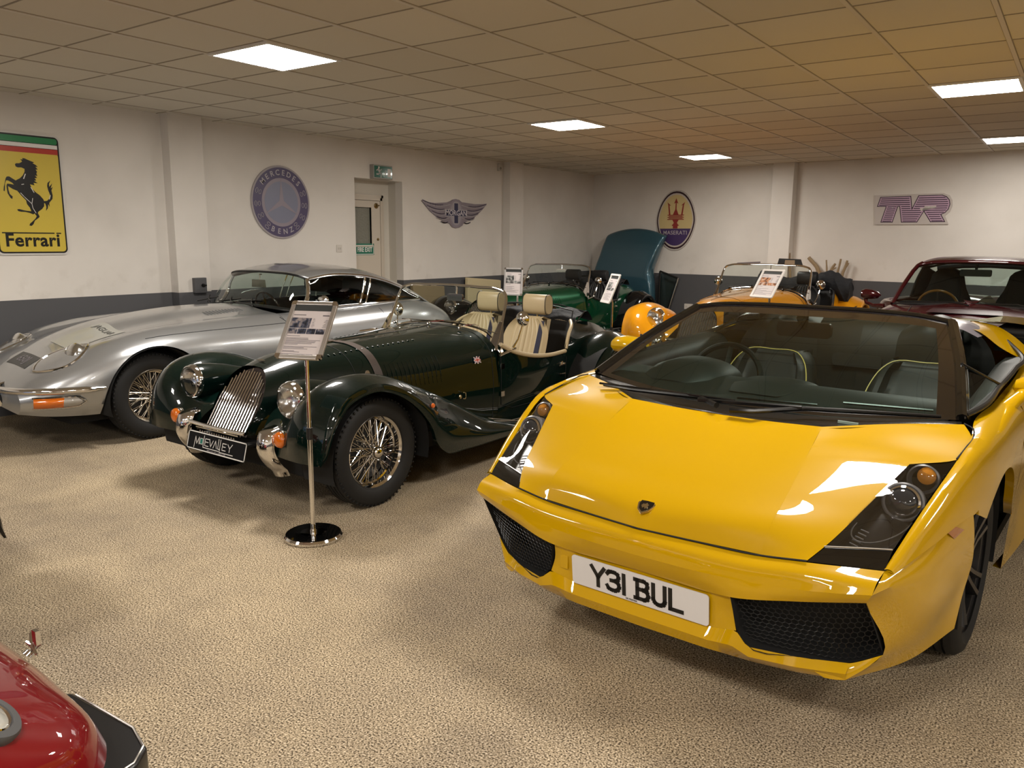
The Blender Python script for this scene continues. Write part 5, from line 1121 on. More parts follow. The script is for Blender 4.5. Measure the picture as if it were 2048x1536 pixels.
        b = MB(); b.prism([(-.045, .0), (-.02, .006), (0, .010), (.02, .006), (.045, 0), (.02, -.006), (0, -.012), (-.02, -.006)], 0, .004, T(0, .515, .792) @ RX(-.42)); cb(b, 'nose_wings_badge', M_CHROME, R_)
    # number plate
    if plate_txt is not None:
        W2, H2 = .278, .0535; yc, zc = .845, .345; cs = [(-W2, yc-.014, zc+H2), (W2, yc-.014, zc+H2), (W2, yc+.014, zc-H2), (-W2, yc+.014, zc-H2)]
        if plate_txt == 'logo':
            p_, Mp_ = plate(R_, cs, None, M_GBLK, M_WHITE, .1, border=M_CARD)
            b = MB(); q = lambda pts, w_=.0042: stroke(b, pts, w_, .0005, M=Mp_)
            q([(-.205, -.040), (-.200, .022), (-.182, -.016), (-.165, .022), (-.160, -.016)]); q([(-.118, .036), (-.118, -.030), (.030, -.030)]); q([(-.068, .022), (-.104, .022), (-.104, -.018), (-.070, -.018)], .0042); q([(-.104, .004), (-.074, .004)])
            q([(-.064, .024), (-.047, -.016), (-.029, .020)]); q([(-.022, -.018), (-.006, .022), (.010, -.018)]); q([(.022, .036), (.022, -.018), (.042, -.018)]); q([(.040, .036), (.040, -.034), (.165, -.034)])
            q([(.096, .020), (.062, .020), (.062, -.018), (.094, -.018)]); q([(.062, .002), (.090, .002)]); q([(.110, .020), (.130, .0), (.150, .024)]); q([(.130, .0), (.130, -.020)])
            cb(b, 'plate_logo', M_WHITE, p_, smooth=False)
            b = MB(); b.prism([(-.152, -.014), (-.126, -.014), (-.126, .018), (-.152, .018)], .0005, .0009, Mp_); sq = cb(b, 'green_square', mat('logo_green', (.02, .17, .13, 1), .4), p_, smooth=False)
            b = MB(); stroke(b, [(-.152, -.014), (-.126, -.014), (-.126, .018), (-.152, .018), (-.152, -.014)], .003, .0010, M=Mp_); cb(b, 'square_outline', M_WHITE, p_, smooth=False)
            me = text_mesh('SPECIALIST·CARS·LTD', .0135, extrude=.0003, spacing=1.35); me.transform(FY @ Mp_ @ T(.012, -.043, .0008)); obj('plate_small_print', me, M_SILV, p_, smooth=False)
        else:
            plate(R_, cs, plate_txt, mat('plate_cream', (.55, .58, .52, 1), .35), M_INK, .088, sx=.85)
        b = MB(); b.box(-.24, .70, .36, .24, .82, .375); cb(b, 'plate_bracket', M_MATB, R_, smooth=False)
    return R_
P_BRG = paint('racing_green_paint', (.001, .0065, .0048, 1), rough=.3); P_GRN = paint('bright_green_paint', (.002, .050, .020, 1), metal=.3, rough=.3); P_BLK = paint('black_paint', (.003, .003, .0035, 1), rough=.2); P_ORG = paint('orange_paint', (.64, .262, .005, 1), rough=.3)
roadster('dark green vintage roadster with cream seats and a leather bonnet strap, nearest the sheet stand', (-3.8759, 3.4064, -.0087), P_BRG, P_BRG, M_CREAM, strap=True, band=mat('navy_band', (.012, .012, .03, 1), .5), plate_txt='logo', piping=M_BLEA)
roadster('green vintage roadster with black wings behind the cream-seated roadster', (-6.19, 8.62, .0), P_GRN, P_BLK, M_BLEA, full=False, wheels=M_CHROME)
roadster('bright orange vintage roadster behind the yellow car windscreen', (-3.27, 8.74, -.03), P_ORG, P_ORG, M_BLEA, scale=1.055, full=False, plate_txt='AWL 5T', hood='big')

OR = [o for o in C.objects if o.get('label', '').startswith('bright orange')][0]
b = MB(); b.prism([(.116, 1.150), (.418, 1.156), (.388, 1.232), (.135, 1.238)], -.008, .008, T(0, -1.235, 0) @ RX(pi/2)); v_ = cb(b, 'sun_visor', M_BLEA, OR, bevel=.003)
b = MB(); b.prism([(.205, 1.166), (.325, 1.168), (.322, 1.220), (.210, 1.220)], -.0095, .0095, T(0, -1.235, 0) @ RX(pi/2)); cb(b, 'vanity_patch', mat('tan_patch', (.33, .25, .16, 1), .5), v_)
b = MB(); b.prism([(-.39, 1.160), (-.09, 1.166), (-.092, 1.196), (-.37, 1.178)], -.008, .008, T(0, -1.24, 0) @ RX(pi/2)); cb(b, 'sun_visor', mat('visor_reflection_grey', (.20, .17, .18, 1), .4), OR, bevel=.003)  # this visor's edge-on reflection is painted as flat grey
b = MB(); g = []; random.seed(3)
for i, t in enumerate(np.linspace(0, 1, 20)):
    x = .28+.43*t; top = 1.02+.055*sin(pi*min(1, t*1.3))-.16*max(0, t-.62)**1.2; lo = .80-.20*max(0, t-.5)*2
    g.append([(x+.012*sin(5*a+i*.7), -2.26+.15*cos(a)*(1-.25*t)+.01*sin(3*a+i), (top+lo)/2+(top-lo)/2*sin(a)+.010*sin(4*a+i*1.1)) for a in np.linspace(0, 2*pi, 26)])
b.grid(g); b.f += [tuple(range(26)), tuple(range(19*26, 20*26))]; b.mi += [0, 0]; cb(b, 'draped_hood_cloth', M_CLOTH, OR)
# ------------------------------------------------------------ the long silver coupe
PSV = paint('silver_paint', (.40, .41, .42, 1), metal=.75, rough=.28, spec=.5)
PJ = (-6.28, 3.79, -.03)
J = car_root('silver long-bonnet coupe with faired headlamps and wire wheels by the left wall', PJ, name='classic_coupe')
JF, JR, JW = .57, -1.95, .325
JS = [ # bonnet and front body, top centre -> sill; y, [(x,z)]
 (1.42, [(0, .52), (.12, .515), (.24, .50), (.36, .475), (.44, .45), (.49, .42), (.51, .38), (.50, .33), (.46, .29)]),
 (1.30, [(0, .60), (.14, .598), (.28, .585), (.42, .56), (.53, .52), (.60, .46), (.62, .40), (.60, .33), (.55, .27)]),
 (1.10, [(0, .70), (.15, .692), (.30, .675), (.47, .66), (.61, .625), (.70, .54), (.72, .44), (.69, .34), (.62, .25)]),
 (.85, [(0, .79), (.16, .78), (.30, .752), (.46, .748), (.64, .745), (.755, .66), (.785, .50), (.75, .36), (.66, .24)]),
 (.57, [(0, .855), (.17, .845), (.32, .805), (.46, .800), (.65, .808), (.775, .72), (.81, .55), (.775, .38), (.68, .23)]),
 (.25, [(0, .895), (.18, .885), (.33, .840), (.47, .832), (.65, .832), (.78, .745), (.825, .56), (.79, .38), (.70, .22)]),
 (-.10, [(0, .920), (.19, .910), (.34, .868), (.48, .852), (.64, .842), (.775, .755), (.83, .56), (.80, .38), (.71, .22)]),
 (-.45, [(0, .925), (.19, .915), (.36, .882), (.50, .865), (.63, .850), (.765, .765), (.83, .56), (.80, .38), (.71, .22)]),
 (-.80, [(0, .900), (.19, .90), (.40, .885), (.55, .872), (.65, .858), (.765, .775), (.83, .57), (.80, .38), (.71, .22)]),
 (-1.3, [(0, .60), (.19, .60), (.40, .60), (.60, .868), (.665, .862), (.77, .78), (.83, .58), (.80, .38), (.71, .22)]),
 (-1.9, [(0, .60), (.19, .60), (.38, .60), (.56, .862), (.655, .868), (.76, .80), (.825, .62), (.79, .42), (.71, .24)]),
 (-2.4, [(0, .80), (.15, .80), (.34, .80), (.50, .85), (.60, .85), (.70, .79), (.765, .64), (.74, .45), (.66, .28)]),
 (-2.9, [(0, .76), (.12, .76), (.25, .76), (.38, .755), (.48, .74), (.56, .69), (.60, .60), (.59, .48), (.53, .36)]),
 (-3.15, [(0, .66), (.08, .66), (.17, .655), (.26, .645), (.33, .63), (.38, .60), (.41, .55), (.40, .49), (.36, .43)])]
def jsec(y0, y1): return [s for s in JS if min(y0, y1)-.36 <= s[0] <= max(y0, y1)+.36]
AF, ARR = (JF, JW, .385), (JR, JW, .36)
def front_cut(y): return archz(AF, base=lambda q: .20 if q < 1 else .22+.15*(q-1))(y)
b = MB(); b.grid(trimmed([s for s in JS if s[0] >= -.80], ysamp(1.42, -.62, 56, AF), 61, front_cut)); b.mirror(); jb = cb(b, 'bonnet', PSV, J, merge=.0006)
b = MB(); b.grid([[(x*k, 1.42+.06*(1-k*k), .40+(z-.40)*k) for x, z in curve(JS[0][1], 30)] for k in (1, .9, .75, .62)]); b.mirror(); cb(b, 'nose', PSV, J, merge=.0006)
# cabin tub sides and tail
Ss = [(-.62, [(.60, .858), (.64, .853), (.765, .77), (.83, .565), (.80, .38), (.71, .22)]), (-1.3, [(.60, .868), (.665, .862), (.77, .78), (.83, .58), (.80, .38), (.71, .22)]), (-1.9, [(.555, .88), (.655, .868), (.76, .80), (.825, .62), (.79, .42), (.71, .24)]),
      (-2.4, [(.46, .90), (.59, .862), (.70, .79), (.765, .64), (.74, .45), (.66, .28)]), (-2.9, [(.27, .80), (.42, .765), (.54, .70), (.60, .60), (.59, .48), (.53, .36)]), (-3.18, [(.12, .66), (.24, .65), (.34, .61), (.40, .54), (.39, .49), (.35, .43)])]
b = MB(); b.grid(trimmed(Ss, ysamp(-.62, -3.18, 60, ARR), 41, archz(ARR, base=.22))); b.mirror(); cb(b, 'rear_body', PSV, J)
# fastback roof: rows front to back, centre to gutter
RF = [[(0, -.90, 1.203), (.22, -.905, 1.200), (.42, -.925, 1.190), (.545, -.965, 1.168), (.585, -1.00, 1.148)], [(0, -1.15, 1.262), (.22, -1.16, 1.255), (.42, -1.17, 1.235), (.55, -1.19, 1.205), (.598, -1.20, 1.178)], [(0, -1.45, 1.268), (.22, -1.45, 1.258), (.42, -1.46, 1.235), (.55, -1.47, 1.205), (.600, -1.48, 1.175)],
      [(0, -1.85, 1.225), (.22, -1.85, 1.212), (.40, -1.86, 1.185), (.52, -1.87, 1.15), (.578, -1.88, 1.115)], [(0, -2.25, 1.12), (.20, -2.25, 1.105), (.36, -2.26, 1.075), (.48, -2.28, 1.03), (.545, -2.30, .985)], [(0, -2.65, .965), (.18, -2.65, .955), (.30, -2.65, .93), (.40, -2.66, .89), (.475, -2.67, .845)], [(0, -3.0, .80), (.12, -3.0, .795), (.20, -3.0, .775), (.27, -3.0, .745), (.34, -3.0, .72)], [(0, -3.18, .70), (.08, -3.18, .69), (.12, -3.18, .68), (.17, -3.18, .66), (.24, -3.18, .64)]]
b = MB(); b.grid(G(RF, 22, 60)); b.mirror(); rf = cb(b, 'roof', PSV, J, merge=.0006, solid=.012)
b = MB(); b.lathe([(0, .003), (.17, .002), (.19, -.006)], 40, T(0, -1.30, 1.262) @ RX(.0) @ SC(1.15, 1, 1)); cb(b, 'roof_reflection', mat('roof_reflection_grey', (.27, .27, .28, 1), .3, .7), J)  # dim roof reflection painted as a grey disc
# sail panel behind the side glass: from gutter down to the belt
def mk():
    b = MB(); gut = [(.578, -1.88, 1.115), (.545, -2.30, .985), (.510, -2.48, .915), (.475, -2.67, .845), (.34, -3.0, .72), (.24, -3.18, .64)]
    blt = [(.56, -2.50, .875), (.545, -2.52, .872), (.52, -2.56, .866), (.45, -2.72, .82), (.33, -3.0, .73), (.23, -3.18, .645)]
    b.grid(G([gut[2:], [((a[0]+c[0])/2+.01, (a[1]+c[1])/2, (a[2]+c[2])/2) for a, c in zip(gut[2:], blt[2:])], blt[2:]], 24, 5)); return b
pair(mk, 'sail_panel', PSV, J)
gut = [(.585, -1.00, 1.148), (.598, -1.20, 1.178), (.600, -1.48, 1.175), (.578, -1.88, 1.115), (.553, -2.20, 1.02), (.520, -2.46, .918)]
def mk(): b = MB(); b.tube([(x+.006, y, z-.004) for x, y, z in curve(gut, 40)], .011, 7); return b
pair(mk, 'chrome_gutter', M_CHROME, J)
# windscreen
wb = [(0, -.66, .905), (.25, -.665, .902), (.45, -.70, .89), (.58, -.765, .875), (.612, -.83, .868)]; wt = [(0, -.90, 1.196), (.22, -.905, 1.193), (.42, -.925, 1.183), (.53, -.96, 1.162), (.572, -.995, 1.140)]
wb_, wt_ = curve(wb, 20), curve(wt, 20)
b = MB(); b.grid([[tuple(a*(1-t)+c*t+np.array((0, .02*sin(pi*t), .02*sin(pi*t)))) for a, c in zip(wb_, wt_)] for t in np.linspace(0, 1, 10)]); b.mirror(); cb(b, 'windscreen', M_GLASS, J, merge=.0005)
b = MB(); b.tube([tuple(p) for p in wt_], .010, 7); b.tube([tuple(p) for p in wb_], .009, 7); b.mirror(); cb(b, 'windscreen_seal', M_RUB, J)
def mk(): b = MB(); a, c = wb_[-1], wt_[-1]; b.tube([tuple(p) for p in curve([tuple(a), (.618, -.90, .905), (.618, -.955, .98), (.605, -.975, 1.07), tuple(c)], 14)], .019, 8); return b
pair(mk, 'windscreen_pillar', M_CHROME, J)
b = MB()
for x in (-.38, -.02, .30): b.tube([(x, -.60, .925), (x-.10, -.66, .935), (x-.14, -.70, .965)], .006, 6); b.tube([(x-.30, -.665, .935-.05*abs(x-.3)), (x+.02, -.685, .955)], .005, 5); b.lathe([(.0, .02), (.012, .018), (.014, 0)], 10, T(x, -.60, .905))
cb(b, 'wiper_set', M_BLK, J)
# side glass
bl = [(.605, -.90, .872), (.615, -1.2, .880), (.615, -1.6, .885), (.60, -1.9, .887), (.575, -2.2, .886), (.545, -2.47, .884)]
gc, bc = curve(gut, 41), curve(bl, 41)
def mk(): b = MB(); b.grid([[tuple(a*(1-t)+c*t+np.array((.012*sin(pi*t), 0, 0))) for a, c in zip(gc, bc)] for t in np.linspace(0, 1, 7)]); return b
pair(mk, 'side_glass', M_DGLASS, J)
def mk():
    b = MB(); b.tube([tuple(p) for p in bc], .011, 7); a, c = gc[18], bc[17]; b.tube([tuple(a), tuple((a+c)/2+np.array((.014, 0, 0))), tuple(c)], .013, 7, flat=.6); a, c = gc[20], bc[19]; b.tube([tuple(a), tuple((a+c)/2+np.array((.012, 0, 0))), tuple(c)], .010, 7, flat=.6); return b
pair(mk, 'window_frame', M_CHROME, J)
def mk(): b = MB(); b.tube([(x-.004, y, z-.016) for x, y, z in gc[:40]], .009, 7); return b
pair(mk, 'window_rubber', mat('brown_black_rubber', (.02, .014, .012, 1), .4), J)
# rear hatch glass on the far side of the roof is hidden; interior shell
b = MB(); b.box(-.60, -2.4, .22, .60, -.80, .30); b.grid(G([[(-.60, -.82, .85), (0, -.78, .88), (.60, -.82, .85)], [(-.60, -.98, .85), (0, -.95, .88), (.60, -.98, .85)], [(-.60, -1.0, .65), (0, -.98, .66), (.60, -1.0, .65)]], 14, 8)); cb(b, 'cabin_floor_and_dash', M_BLEA, J)
def mk():
    b = MB(); b.grid(G([[(.595, -.82, .86), (.61, -1.5, .875), (.585, -2.1, .875), (.50, -2.6, .85)], [(.56, -.82, .6), (.58, -1.5, .6), (.56, -2.1, .6), (.46, -2.6, .7)], [(.56, -.82, .3), (.57, -1.5, .3), (.55, -2.1, .3), (.42, -2.6, .6)]], 20, 8)); return b
pair(mk, 'door_lining', M_BLEA, J)
b = MB(); b.grid(G([[(-.55, -2.02, .35), (0, -2.02, .35), (.55, -2.02, .35)], [(-.55, -2.05, .80), (0, -2.05, .80), (.55, -2.05, .80)], [(-.48, -2.6, .84), (0, -2.6, .84), (.48, -2.6, .84)]], 12, 10)); cb(b, 'luggage_deck', M_MATB, J)
def mk(): b = MB(); a = [(.56, -1.80, 1.105), (.55, -2.0, 1.06), (.535, -2.2, 1.0), (.50, -2.46, .90)]; c = [(.45, -1.84, 1.15), (.43, -2.05, 1.11), (.40, -2.28, 1.04), (.33, -2.6, .93)]; e = [(.52, -2.16, .90), (.52, -2.20, .885), (.51, -2.26, .88), (.47, -2.5, .87)]; b.grid(G([c, a, e], 14, 8)); return b
pair(mk, 'quarter_lining', M_MATB, J)
for x in (-.30, .30): seat(J, x, -1.62, M_BLEA, w=.46, zt=.90, rake=.28, hr_c=(x, -1.80, 1.04), hr_w=.27)
b = MB(); M = T(-.32, -1.22, .80) @ RX(1.2+pi); b.tube([tuple(M @ Vector((.19*cos(a), .19*sin(a), 0))) for a in np.linspace(0, 2*pi, 36)[:-1]], .010, 8, closed=True)
for a in (.5, pi-.5, 3*pi/2): b.tube([tuple(M @ Vector((0, 0, .02))), tuple(M @ Vector((.185*cos(a), .185*sin(a), 0)))], .007, 5)
cb(b, 'steering_wheel', mat('walnut_dash', (.05, .025, .012, 1), .2, coat=.8), J)
b = MB(); b.prism([(-.105, -.036), (.105, -.036), (.097, .036), (-.097, .036)], -.006, .006, T(-.02, -.90, 1.085) @ RX(pi/2)); im = cb(b, 'interior_mirror', mat('olive_mirror', (.10, .095, .06, 1), .15, .6), J, bevel=.003)
b = MB(); b.tube([(-.02, -.92, 1.17), (-.02, -.905, 1.09)], .006, 8); b.lathe([(0, .01), (.016, .008), (.018, 0)], 12, T(-.02, -.92, 1.165)); cb(b, 'mirror_stem', M_CHROME, im)
b = MB(); b.lathe([(.0, .03), (.035, .025), (.052, .008), (.056, -.01), (.04, -.03), (0, -.035)], 26, T(.80, -.98, .965) @ RX(-pi/2) @ SC(1.25, .8, 1)); dm = cb(b, 'door_mirror', M_CHROME, J)
b = MB(); b.tube([(.77, -.98, .945), (.745, -.97, .88), (.73, -.96, .84)], [.008, .010, .014], 8); cb(b, 'mirror_arm', M_CHROME, dm)
# bonnet details: louvres, seams, door outline, handle
_JY = np.array([s_[0] for s_ in JS])[::-1]; _JP = np.array([curve(s_[1], 120) for s_ in JS])[::-1]
def jpt(y, t, d=.003):
    S = hermite(_JY, _JP, np.array([y]))[0]; k = min(117.999, max(0, t*119)); i = int(k); f = k-i; p = S[i]*(1-f)+S[i+1]*f; q = S[min(119, i+3)]-S[max(0, i-1)]; n = Vector((-q[1], 0, q[0])).normalized(); return (p[0]+n.x*d, y, p[1]+n.z*d)
def mk():
    b = MB()
    for k in range(12): b.tube([jpt(-.12-.030*k, .21, .002), jpt(-.125-.030*k, .24, .006), jpt(-.13-.030*k, .27, .002)], .0045, 5)
    return b
pair(mk, 'bonnet_louvres', PSV, J)
shut(J, [jpt(y, .555, .001) for y in np.linspace(-.62, .62, 16)], r=.0022, mirror=True)
shut(J, [jpt(y, t, .001) for y, t in ((-.60, .50), (-.635, .56), (-.66, .64), (-.665, .75), (-.66, .9), (-.66, .98))], r=.0028, mirror=True)
def bpt(y, t, d=.001): yy = np.array([s[0] for s in Ss])[::-1]; P = np.array([curve(s[1], 60) for s in Ss])[::-1]; S = hermite(yy, P, np.array([y]))[0]; x, z = S[int(round(t*59))]; return (x+d, y, z+d*.5)
shut(J, [bpt(-1.72, .05), bpt(-1.74, .2), bpt(-1.75, .4), bpt(-1.72, .7), bpt(-1.6, .93)], r=.0024, mirror=True)
def mk():
    b = MB(); a = bpt(-1.44, .42, .004); b.tube([(a[0]+.012, -1.56, a[2]+.005), (a[0]+.024, -1.50, a[2]+.004), (a[0]+.012, -1.36, a[2])], [.008, .012, .006], 8); b.lathe([(0, .03), (.012, .027), (.012, 0)], 12, T(a[0], -1.565, a[2]+.004) @ RY(pi/2)); return b
pair(mk, 'door_handle', M_CHROME, J)
# faired headlamps
def jl(u, v, d=0):                        # u -1..1 across, v 0 front tip..1 rear tip
    y = 1.285-.365*v; tc = .44-.035*v; hw = .132*math.sin(pi*min(1, max(0, v))**.85)**.75; t = tc+.0+.06*(1-v)+u*hw; return jpt(y, min(.95, max(.05, t)), d)
for s in (1, -1):
    def put(mb, nm, m, par):
        if s < 0: mb.flipx()
        return cb(mb, nm, m, par)
    vv = np.linspace(.0, 1, 16); us = np.linspace(-1, 1, 11)
    b = MB(); b.grid([[jl(u, v, .010+.022*(1-u*u)*sin(pi*v)) for u in us] for v in vv]); fl = put(b, 'headlamp', M_LENS, J)
    b = MB(); b.grid([[jl(u, v, .004+.004*(1-u*u)) for u in us] for v in vv]); put(b, 'lamp_fairing', mat('fairing_silver', (.50, .50, .50, 1), .45, .6), fl)
    ring = [jl(-1, v, .006) for v in np.linspace(0, 1, 26)]+[jl(1, v, .006) for v in np.linspace(1, 0, 26)][1:-1]
    b = MB(); b.tube(ring, .0085, 6, closed=True); put(b, 'chrome_surround', M_CHROME, fl)
    c = Vector(jl(.0, .66, .0)); M = T(c.x, c.y, c.z-.012) @ RX(-pi/2+.45) @ RZ(0)
    b = MB(); b.lathe([(.088, -.06), (.090, .0), (.084, .010), (.068, .022), (.035, .033), (0, .036)], 32, M); put(b, 'inner_lamp', M_REFL, fl)
# chrome bumper, over-rider, side lamps
def jx(y, z):
    yy = np.array([q[0] for q in JS])[::-1]; P = np.array([curve(q[1], 80) for q in JS])[::-1]; S = hermite(yy, P, np.array([y]))[0]; k = int(np.argmax(S[:, 0])); S = S[:k+25] if k+25 < 80 else S
    i = int(np.argmin(np.abs(S[k//2:, 1]-z)))+k//2; return float(S[i, 0])
def mk():
    b = MB(); g = []; P = [(.20, 1.462), (.32, 1.452), (.42, 1.432)]+[(jx(y, z)+.012, y+.01) for y, z in ((1.38, .45), (1.28, .455), (1.16, .46), (1.04, .465), (.95, .468))]; c = curve([(p[0], p[1], .452) for p in P], 30)
    for i, p in enumerate(c):
        q = c[min(29, i+1)]-c[max(0, i-1)]; n_ = np.array((-q[1], q[0], 0)); n_ = n_/np.linalg.norm(n_); n_ = n_ if n_[0]+n_[1] > 0 else -n_; k = 1-.6*max(0, (i-25)/4)
        g.append([tuple(p+n_*(.030*cos(a)*k-.004)+np.array((0, 0, .024*sin(a)*k))) for a in np.linspace(-pi*.6, pi*.6, 11)])
    b.grid(g); e = c[-1]; b.add([tuple(v) for v in g[-1]], [tuple(range(11))]); return b
pair(mk, 'chrome_bumper', M_CHROME, J)
def mk():
    b = MB(); g = []
    for t in np.linspace(0, 1, 14): z = .50-.17*t; y = 1.53+.03*sin(pi*t)-.05*(t < .05); w = .028*(1-.2*abs(t-.5)); g.append([(.25+u*w, y-.03*u*u, z) for u in np.linspace(-1.2, 1.2, 9)])
    b.grid(g); g2 = [[(x, y-.05, z) for x, y, z in r] for r in g]; b.grid(g2); return b
pair(mk, 'over_rider', M_CHROME, J)
def sp(y, z, d): return (jx(y, z)+d, y+d*.6, z)
def lampgrid(y0, y1, z0, z1, d, taper=0):
    g = []
    for z in np.linspace(z0, z1, 7):
        k = sin(pi*(z-z0)/(z1-z0)); g.append([sp(y, z, d*(.35+.65*k)) for y in np.linspace(y0, y1-taper*(1-k), 10)])
    return g
def mk(): b = MB(); b.grid(lampgrid(1.355, 1.20, .335, .405, .026)); return b
sl = pair(mk, 'side_lamp', M_AMBER, J)
for s, o in zip((1, -1), sl):
    b = MB(); b.grid(lampgrid(1.20, 1.09, .335, .405, .026, -.045))
    if s < 0: b.flipx()
    cb(b, 'clear_lens', mat('frosted_lens', (.35, .33, .30, 1), .12, coat=1), o)
    b = MB(); b.tube([sp(y, z, .012) for y, z in ((1.36, .408), (1.2, .410), (1.11, .405), (1.07, .370), (1.11, .336), (1.2, .331), (1.36, .333))], .0055, 6)
    if s < 0: b.flipx()
    cb(b, 'lens_trim', M_CHROME, o)
b = MB(); b.lathe([(0, -.02), (.20, -.02), (.24, .0), (.25, .012)], 30, T(0, 1.47, .42) @ RX(-pi/2) @ SC(1, .42, 1)); cb(b, 'air_intake', M_MATB, J)
b = MB(); b.tube([(-.24, 1.49, .42), (.24, 1.49, .42)], .012, 8); cb(b, 'intake_bar', M_CHROME, J)
# registration transfer and rally sheet laid flat on the bonnet
def decal(y0, y1, x0, x1, m, name, d=.0025):
    b = MB(); yy = np.array([s_[0] for s_ in JS])[::-1]; P = np.array([curve(s_[1], 60) for s_ in JS])[::-1]; g = []
    for y in np.linspace(y0, y1, 8):
        S = hermite(yy, P, np.array([y]))[0]; g.append([(x, y, float(np.interp(abs(x), S[:30, 0], S[:30, 1]))+d) for x in np.linspace(x0, x1, 10)])
    b.grid(g); return cb(b, name, m, J)
decal(1.30, 1.18, .02, .32, mat('stuck_plate_grey', (.045, .045, .043, 1), .35), 'stick_on_plate')
def on_bonnet(body, x, y, size, m, name, rz=0, d=.0045):
    yy = np.array([s_[0] for s_ in JS])[::-1]; P = np.array([curve(s_[1], 60) for s_ in JS])[::-1]
    me = text_mesh(body, size, extrude=.0002, offset=.001)
    for v in me.vertices:
        X, Y = x+v.co.x*cos(rz)-v.co.y*sin(rz), y-(v.co.x*sin(rz)+v.co.y*cos(rz)); S = hermite(yy, P, np.array([Y]))[0]; v.co = (X, -Y, float(np.interp(abs(X), S[:30, 0], S[:30, 1]))+d)
    obj(name, me, m, J, smooth=False)
on_bonnet('650J', .17, 1.24, .085, M_SILV, 'plate_lettering')
sheet = mat('bonnet_sheet', (.33, .33, .30, 1), .35, coat=.5); decal(1.02, .62, .10, .44, sheet, 'stuck_sheet'); on_bonnet('JAGUAR', .27, .70, .07, mat('faint_ink', (.16, .16, .15, 1), .4), 'sheet_lettering')
arch_liner(.55, .79, JF, JW, .375, J); arch_liner(.55, .79, JR, JW, .35, J)
b = MB(); b.box(-.52, -2.9, .17, .52, 1.1, .28); b.box(-.42, -.6, .28, .42, 1.0, .6); cb(b, 'underbody', M_MATB, J, smooth=False)
RIM = mat('worn_silver_rim', (.55, .50, .42, 1), .22, 1)
for x in (.635, -.635): wire_wheel(J, x, JF, JW, .185, .200, rim_m=RIM)
for x in (.635, -.635): wire_wheel(J, x, JR, JW, .185, .200, rim_m=RIM, detail=False)
# ------------------------------------------------------------ maroon soft-top and the red car beside the camera
P_MAR = paint('maroon_paint', (.034, .0025, .004, 1), metal=.2, rough=.3); P_RED = paint('deep_red_paint', (.16, .006, .008, 1), rough=.3)
def modern(label, pose, pt, secs, wheels, arches, cut=.2):
    R_ = car_root(label, pose, name='sports_car')
    ar = [(a, .31, .36) for a in arches]; y1, y0 = secs[0][0], secs[-1][0]
    b = MB(); b.grid(trimmed(secs, ysamp(y1, y0, 70, *ar), 40, archz(*ar, base=cut))); b.mirror(); cb(b, 'body_shell', pt, R_, merge=.0006)
    for a in arches: arch_liner(.55, secs[len(secs)//2][1][-2][0]-.03, a, .31, .35, R_)
    b = MB(); b.box(-.55, y0+.2, .16, .55, y1-.35, .30); cb(b, 'underbody', M_MATB, R_, smooth=False)
    for a in arches:
        for x in (wheels, -wheels):
            s = 1 if x > 0 else -1; M = T(x, a, .31) @ RY(pi/2*s); b = MB(); b.lathe([(.20, .09), (.19, .07), (.17, .03), (.05, .05), (0, .055)], 32, M)
            for k in range(5): t = 2*pi*k/5; b.tube([tuple(M @ Vector((.05*cos(t), .05*sin(t), .06))), tuple(M @ Vector((.185*cos(t), .185*sin(t), .075)))], .02, 6, flat=.5)
            rim = cb(b, 'wheel', M_STEEL, R_); b = MB(); tyre(b, .31, .20, .20); b.xf(M); cb(b, 'tyre', M_TYRE, rim)
    return R_
MS = [(1.38, [(0, .60), (.2, .598), (.40, .59), (.55, .57), (.64, .53), (.68, .45), (.67, .32), (.60, .24)]), (1.15, [(0, .74), (.2, .735), (.40, .725), (.56, .73), (.70, .70), (.79, .58), (.78, .38), (.70, .22)]),
      (.80, [(0, .84), (.2, .83), (.42, .815), (.56, .85), (.70, .85), (.82, .68), (.83, .42), (.75, .2)]), (.40, [(0, .91), (.2, .90), (.42, .89), (.56, .905), (.69, .90), (.82, .72), (.83, .44), (.75, .2)]), (.08, [(0, .955), (.22, .95), (.46, .938), (.60, .935), (.69, .915), (.82, .74), (.83, .45), (.76, .2)]),
      (-.12, [(0, .955), (.25, .95), (.52, .94), (.63, .935), (.70, .915), (.825, .75), (.83, .45), (.77, .2)]), (-.25, [(.50, .60), (.53, .80), (.58, .93), (.645, .945), (.71, .92), (.83, .75), (.83, .45), (.77, .2)]), (-1.2, [(.50, .60), (.53, .80), (.58, .95), (.655, .96), (.73, .93), (.84, .76), (.84, .45), (.78, .2)]),
      (-1.5, [(.1, .9), (.3, .95), (.52, .965), (.64, .965), (.73, .93), (.85, .76), (.86, .45), (.78, .2)]), (-1.9, [(0, .95), (.3, .95), (.50, .945), (.63, .93), (.74, .88), (.86, .72), (.87, .45), (.78, .22)]), (-2.4, [(0, .84), (.3, .835), (.48, .82), (.60, .79), (.72, .72), (.80, .60), (.80, .42), (.72, .28)]), (-2.75, [(0, .66), (.3, .655), (.45, .64), (.56, .62), (.64, .58), (.70, .50), (.69, .42), (.62, .34)])]
MR = modern('dark maroon soft-top sports car with wooden steering wheel, behind the yellow car at right', (-.775, 8.12, 0), P_MAR, MS, .70, (.72, -1.62))
b = MB(); wbm = [(0, -.02, .962), (.30, -.03, .958), (.52, -.07, .948), (.655, -.13, .935)]; wtm = [(0, -.46, 1.335), (.28, -.465, 1.33), (.45, -.49, 1.315), (.535, -.53, 1.29)]; wb_, wt_ = curve(wbm, 16), curve(wtm, 16)
b.grid([[tuple(a*(1-t)+c*t) for a, c in zip(wb_, wt_)] for t in np.linspace(0, 1, 6)]); b.mirror(); cb(b, 'windscreen', M_DGLASS, MR, merge=.0005)
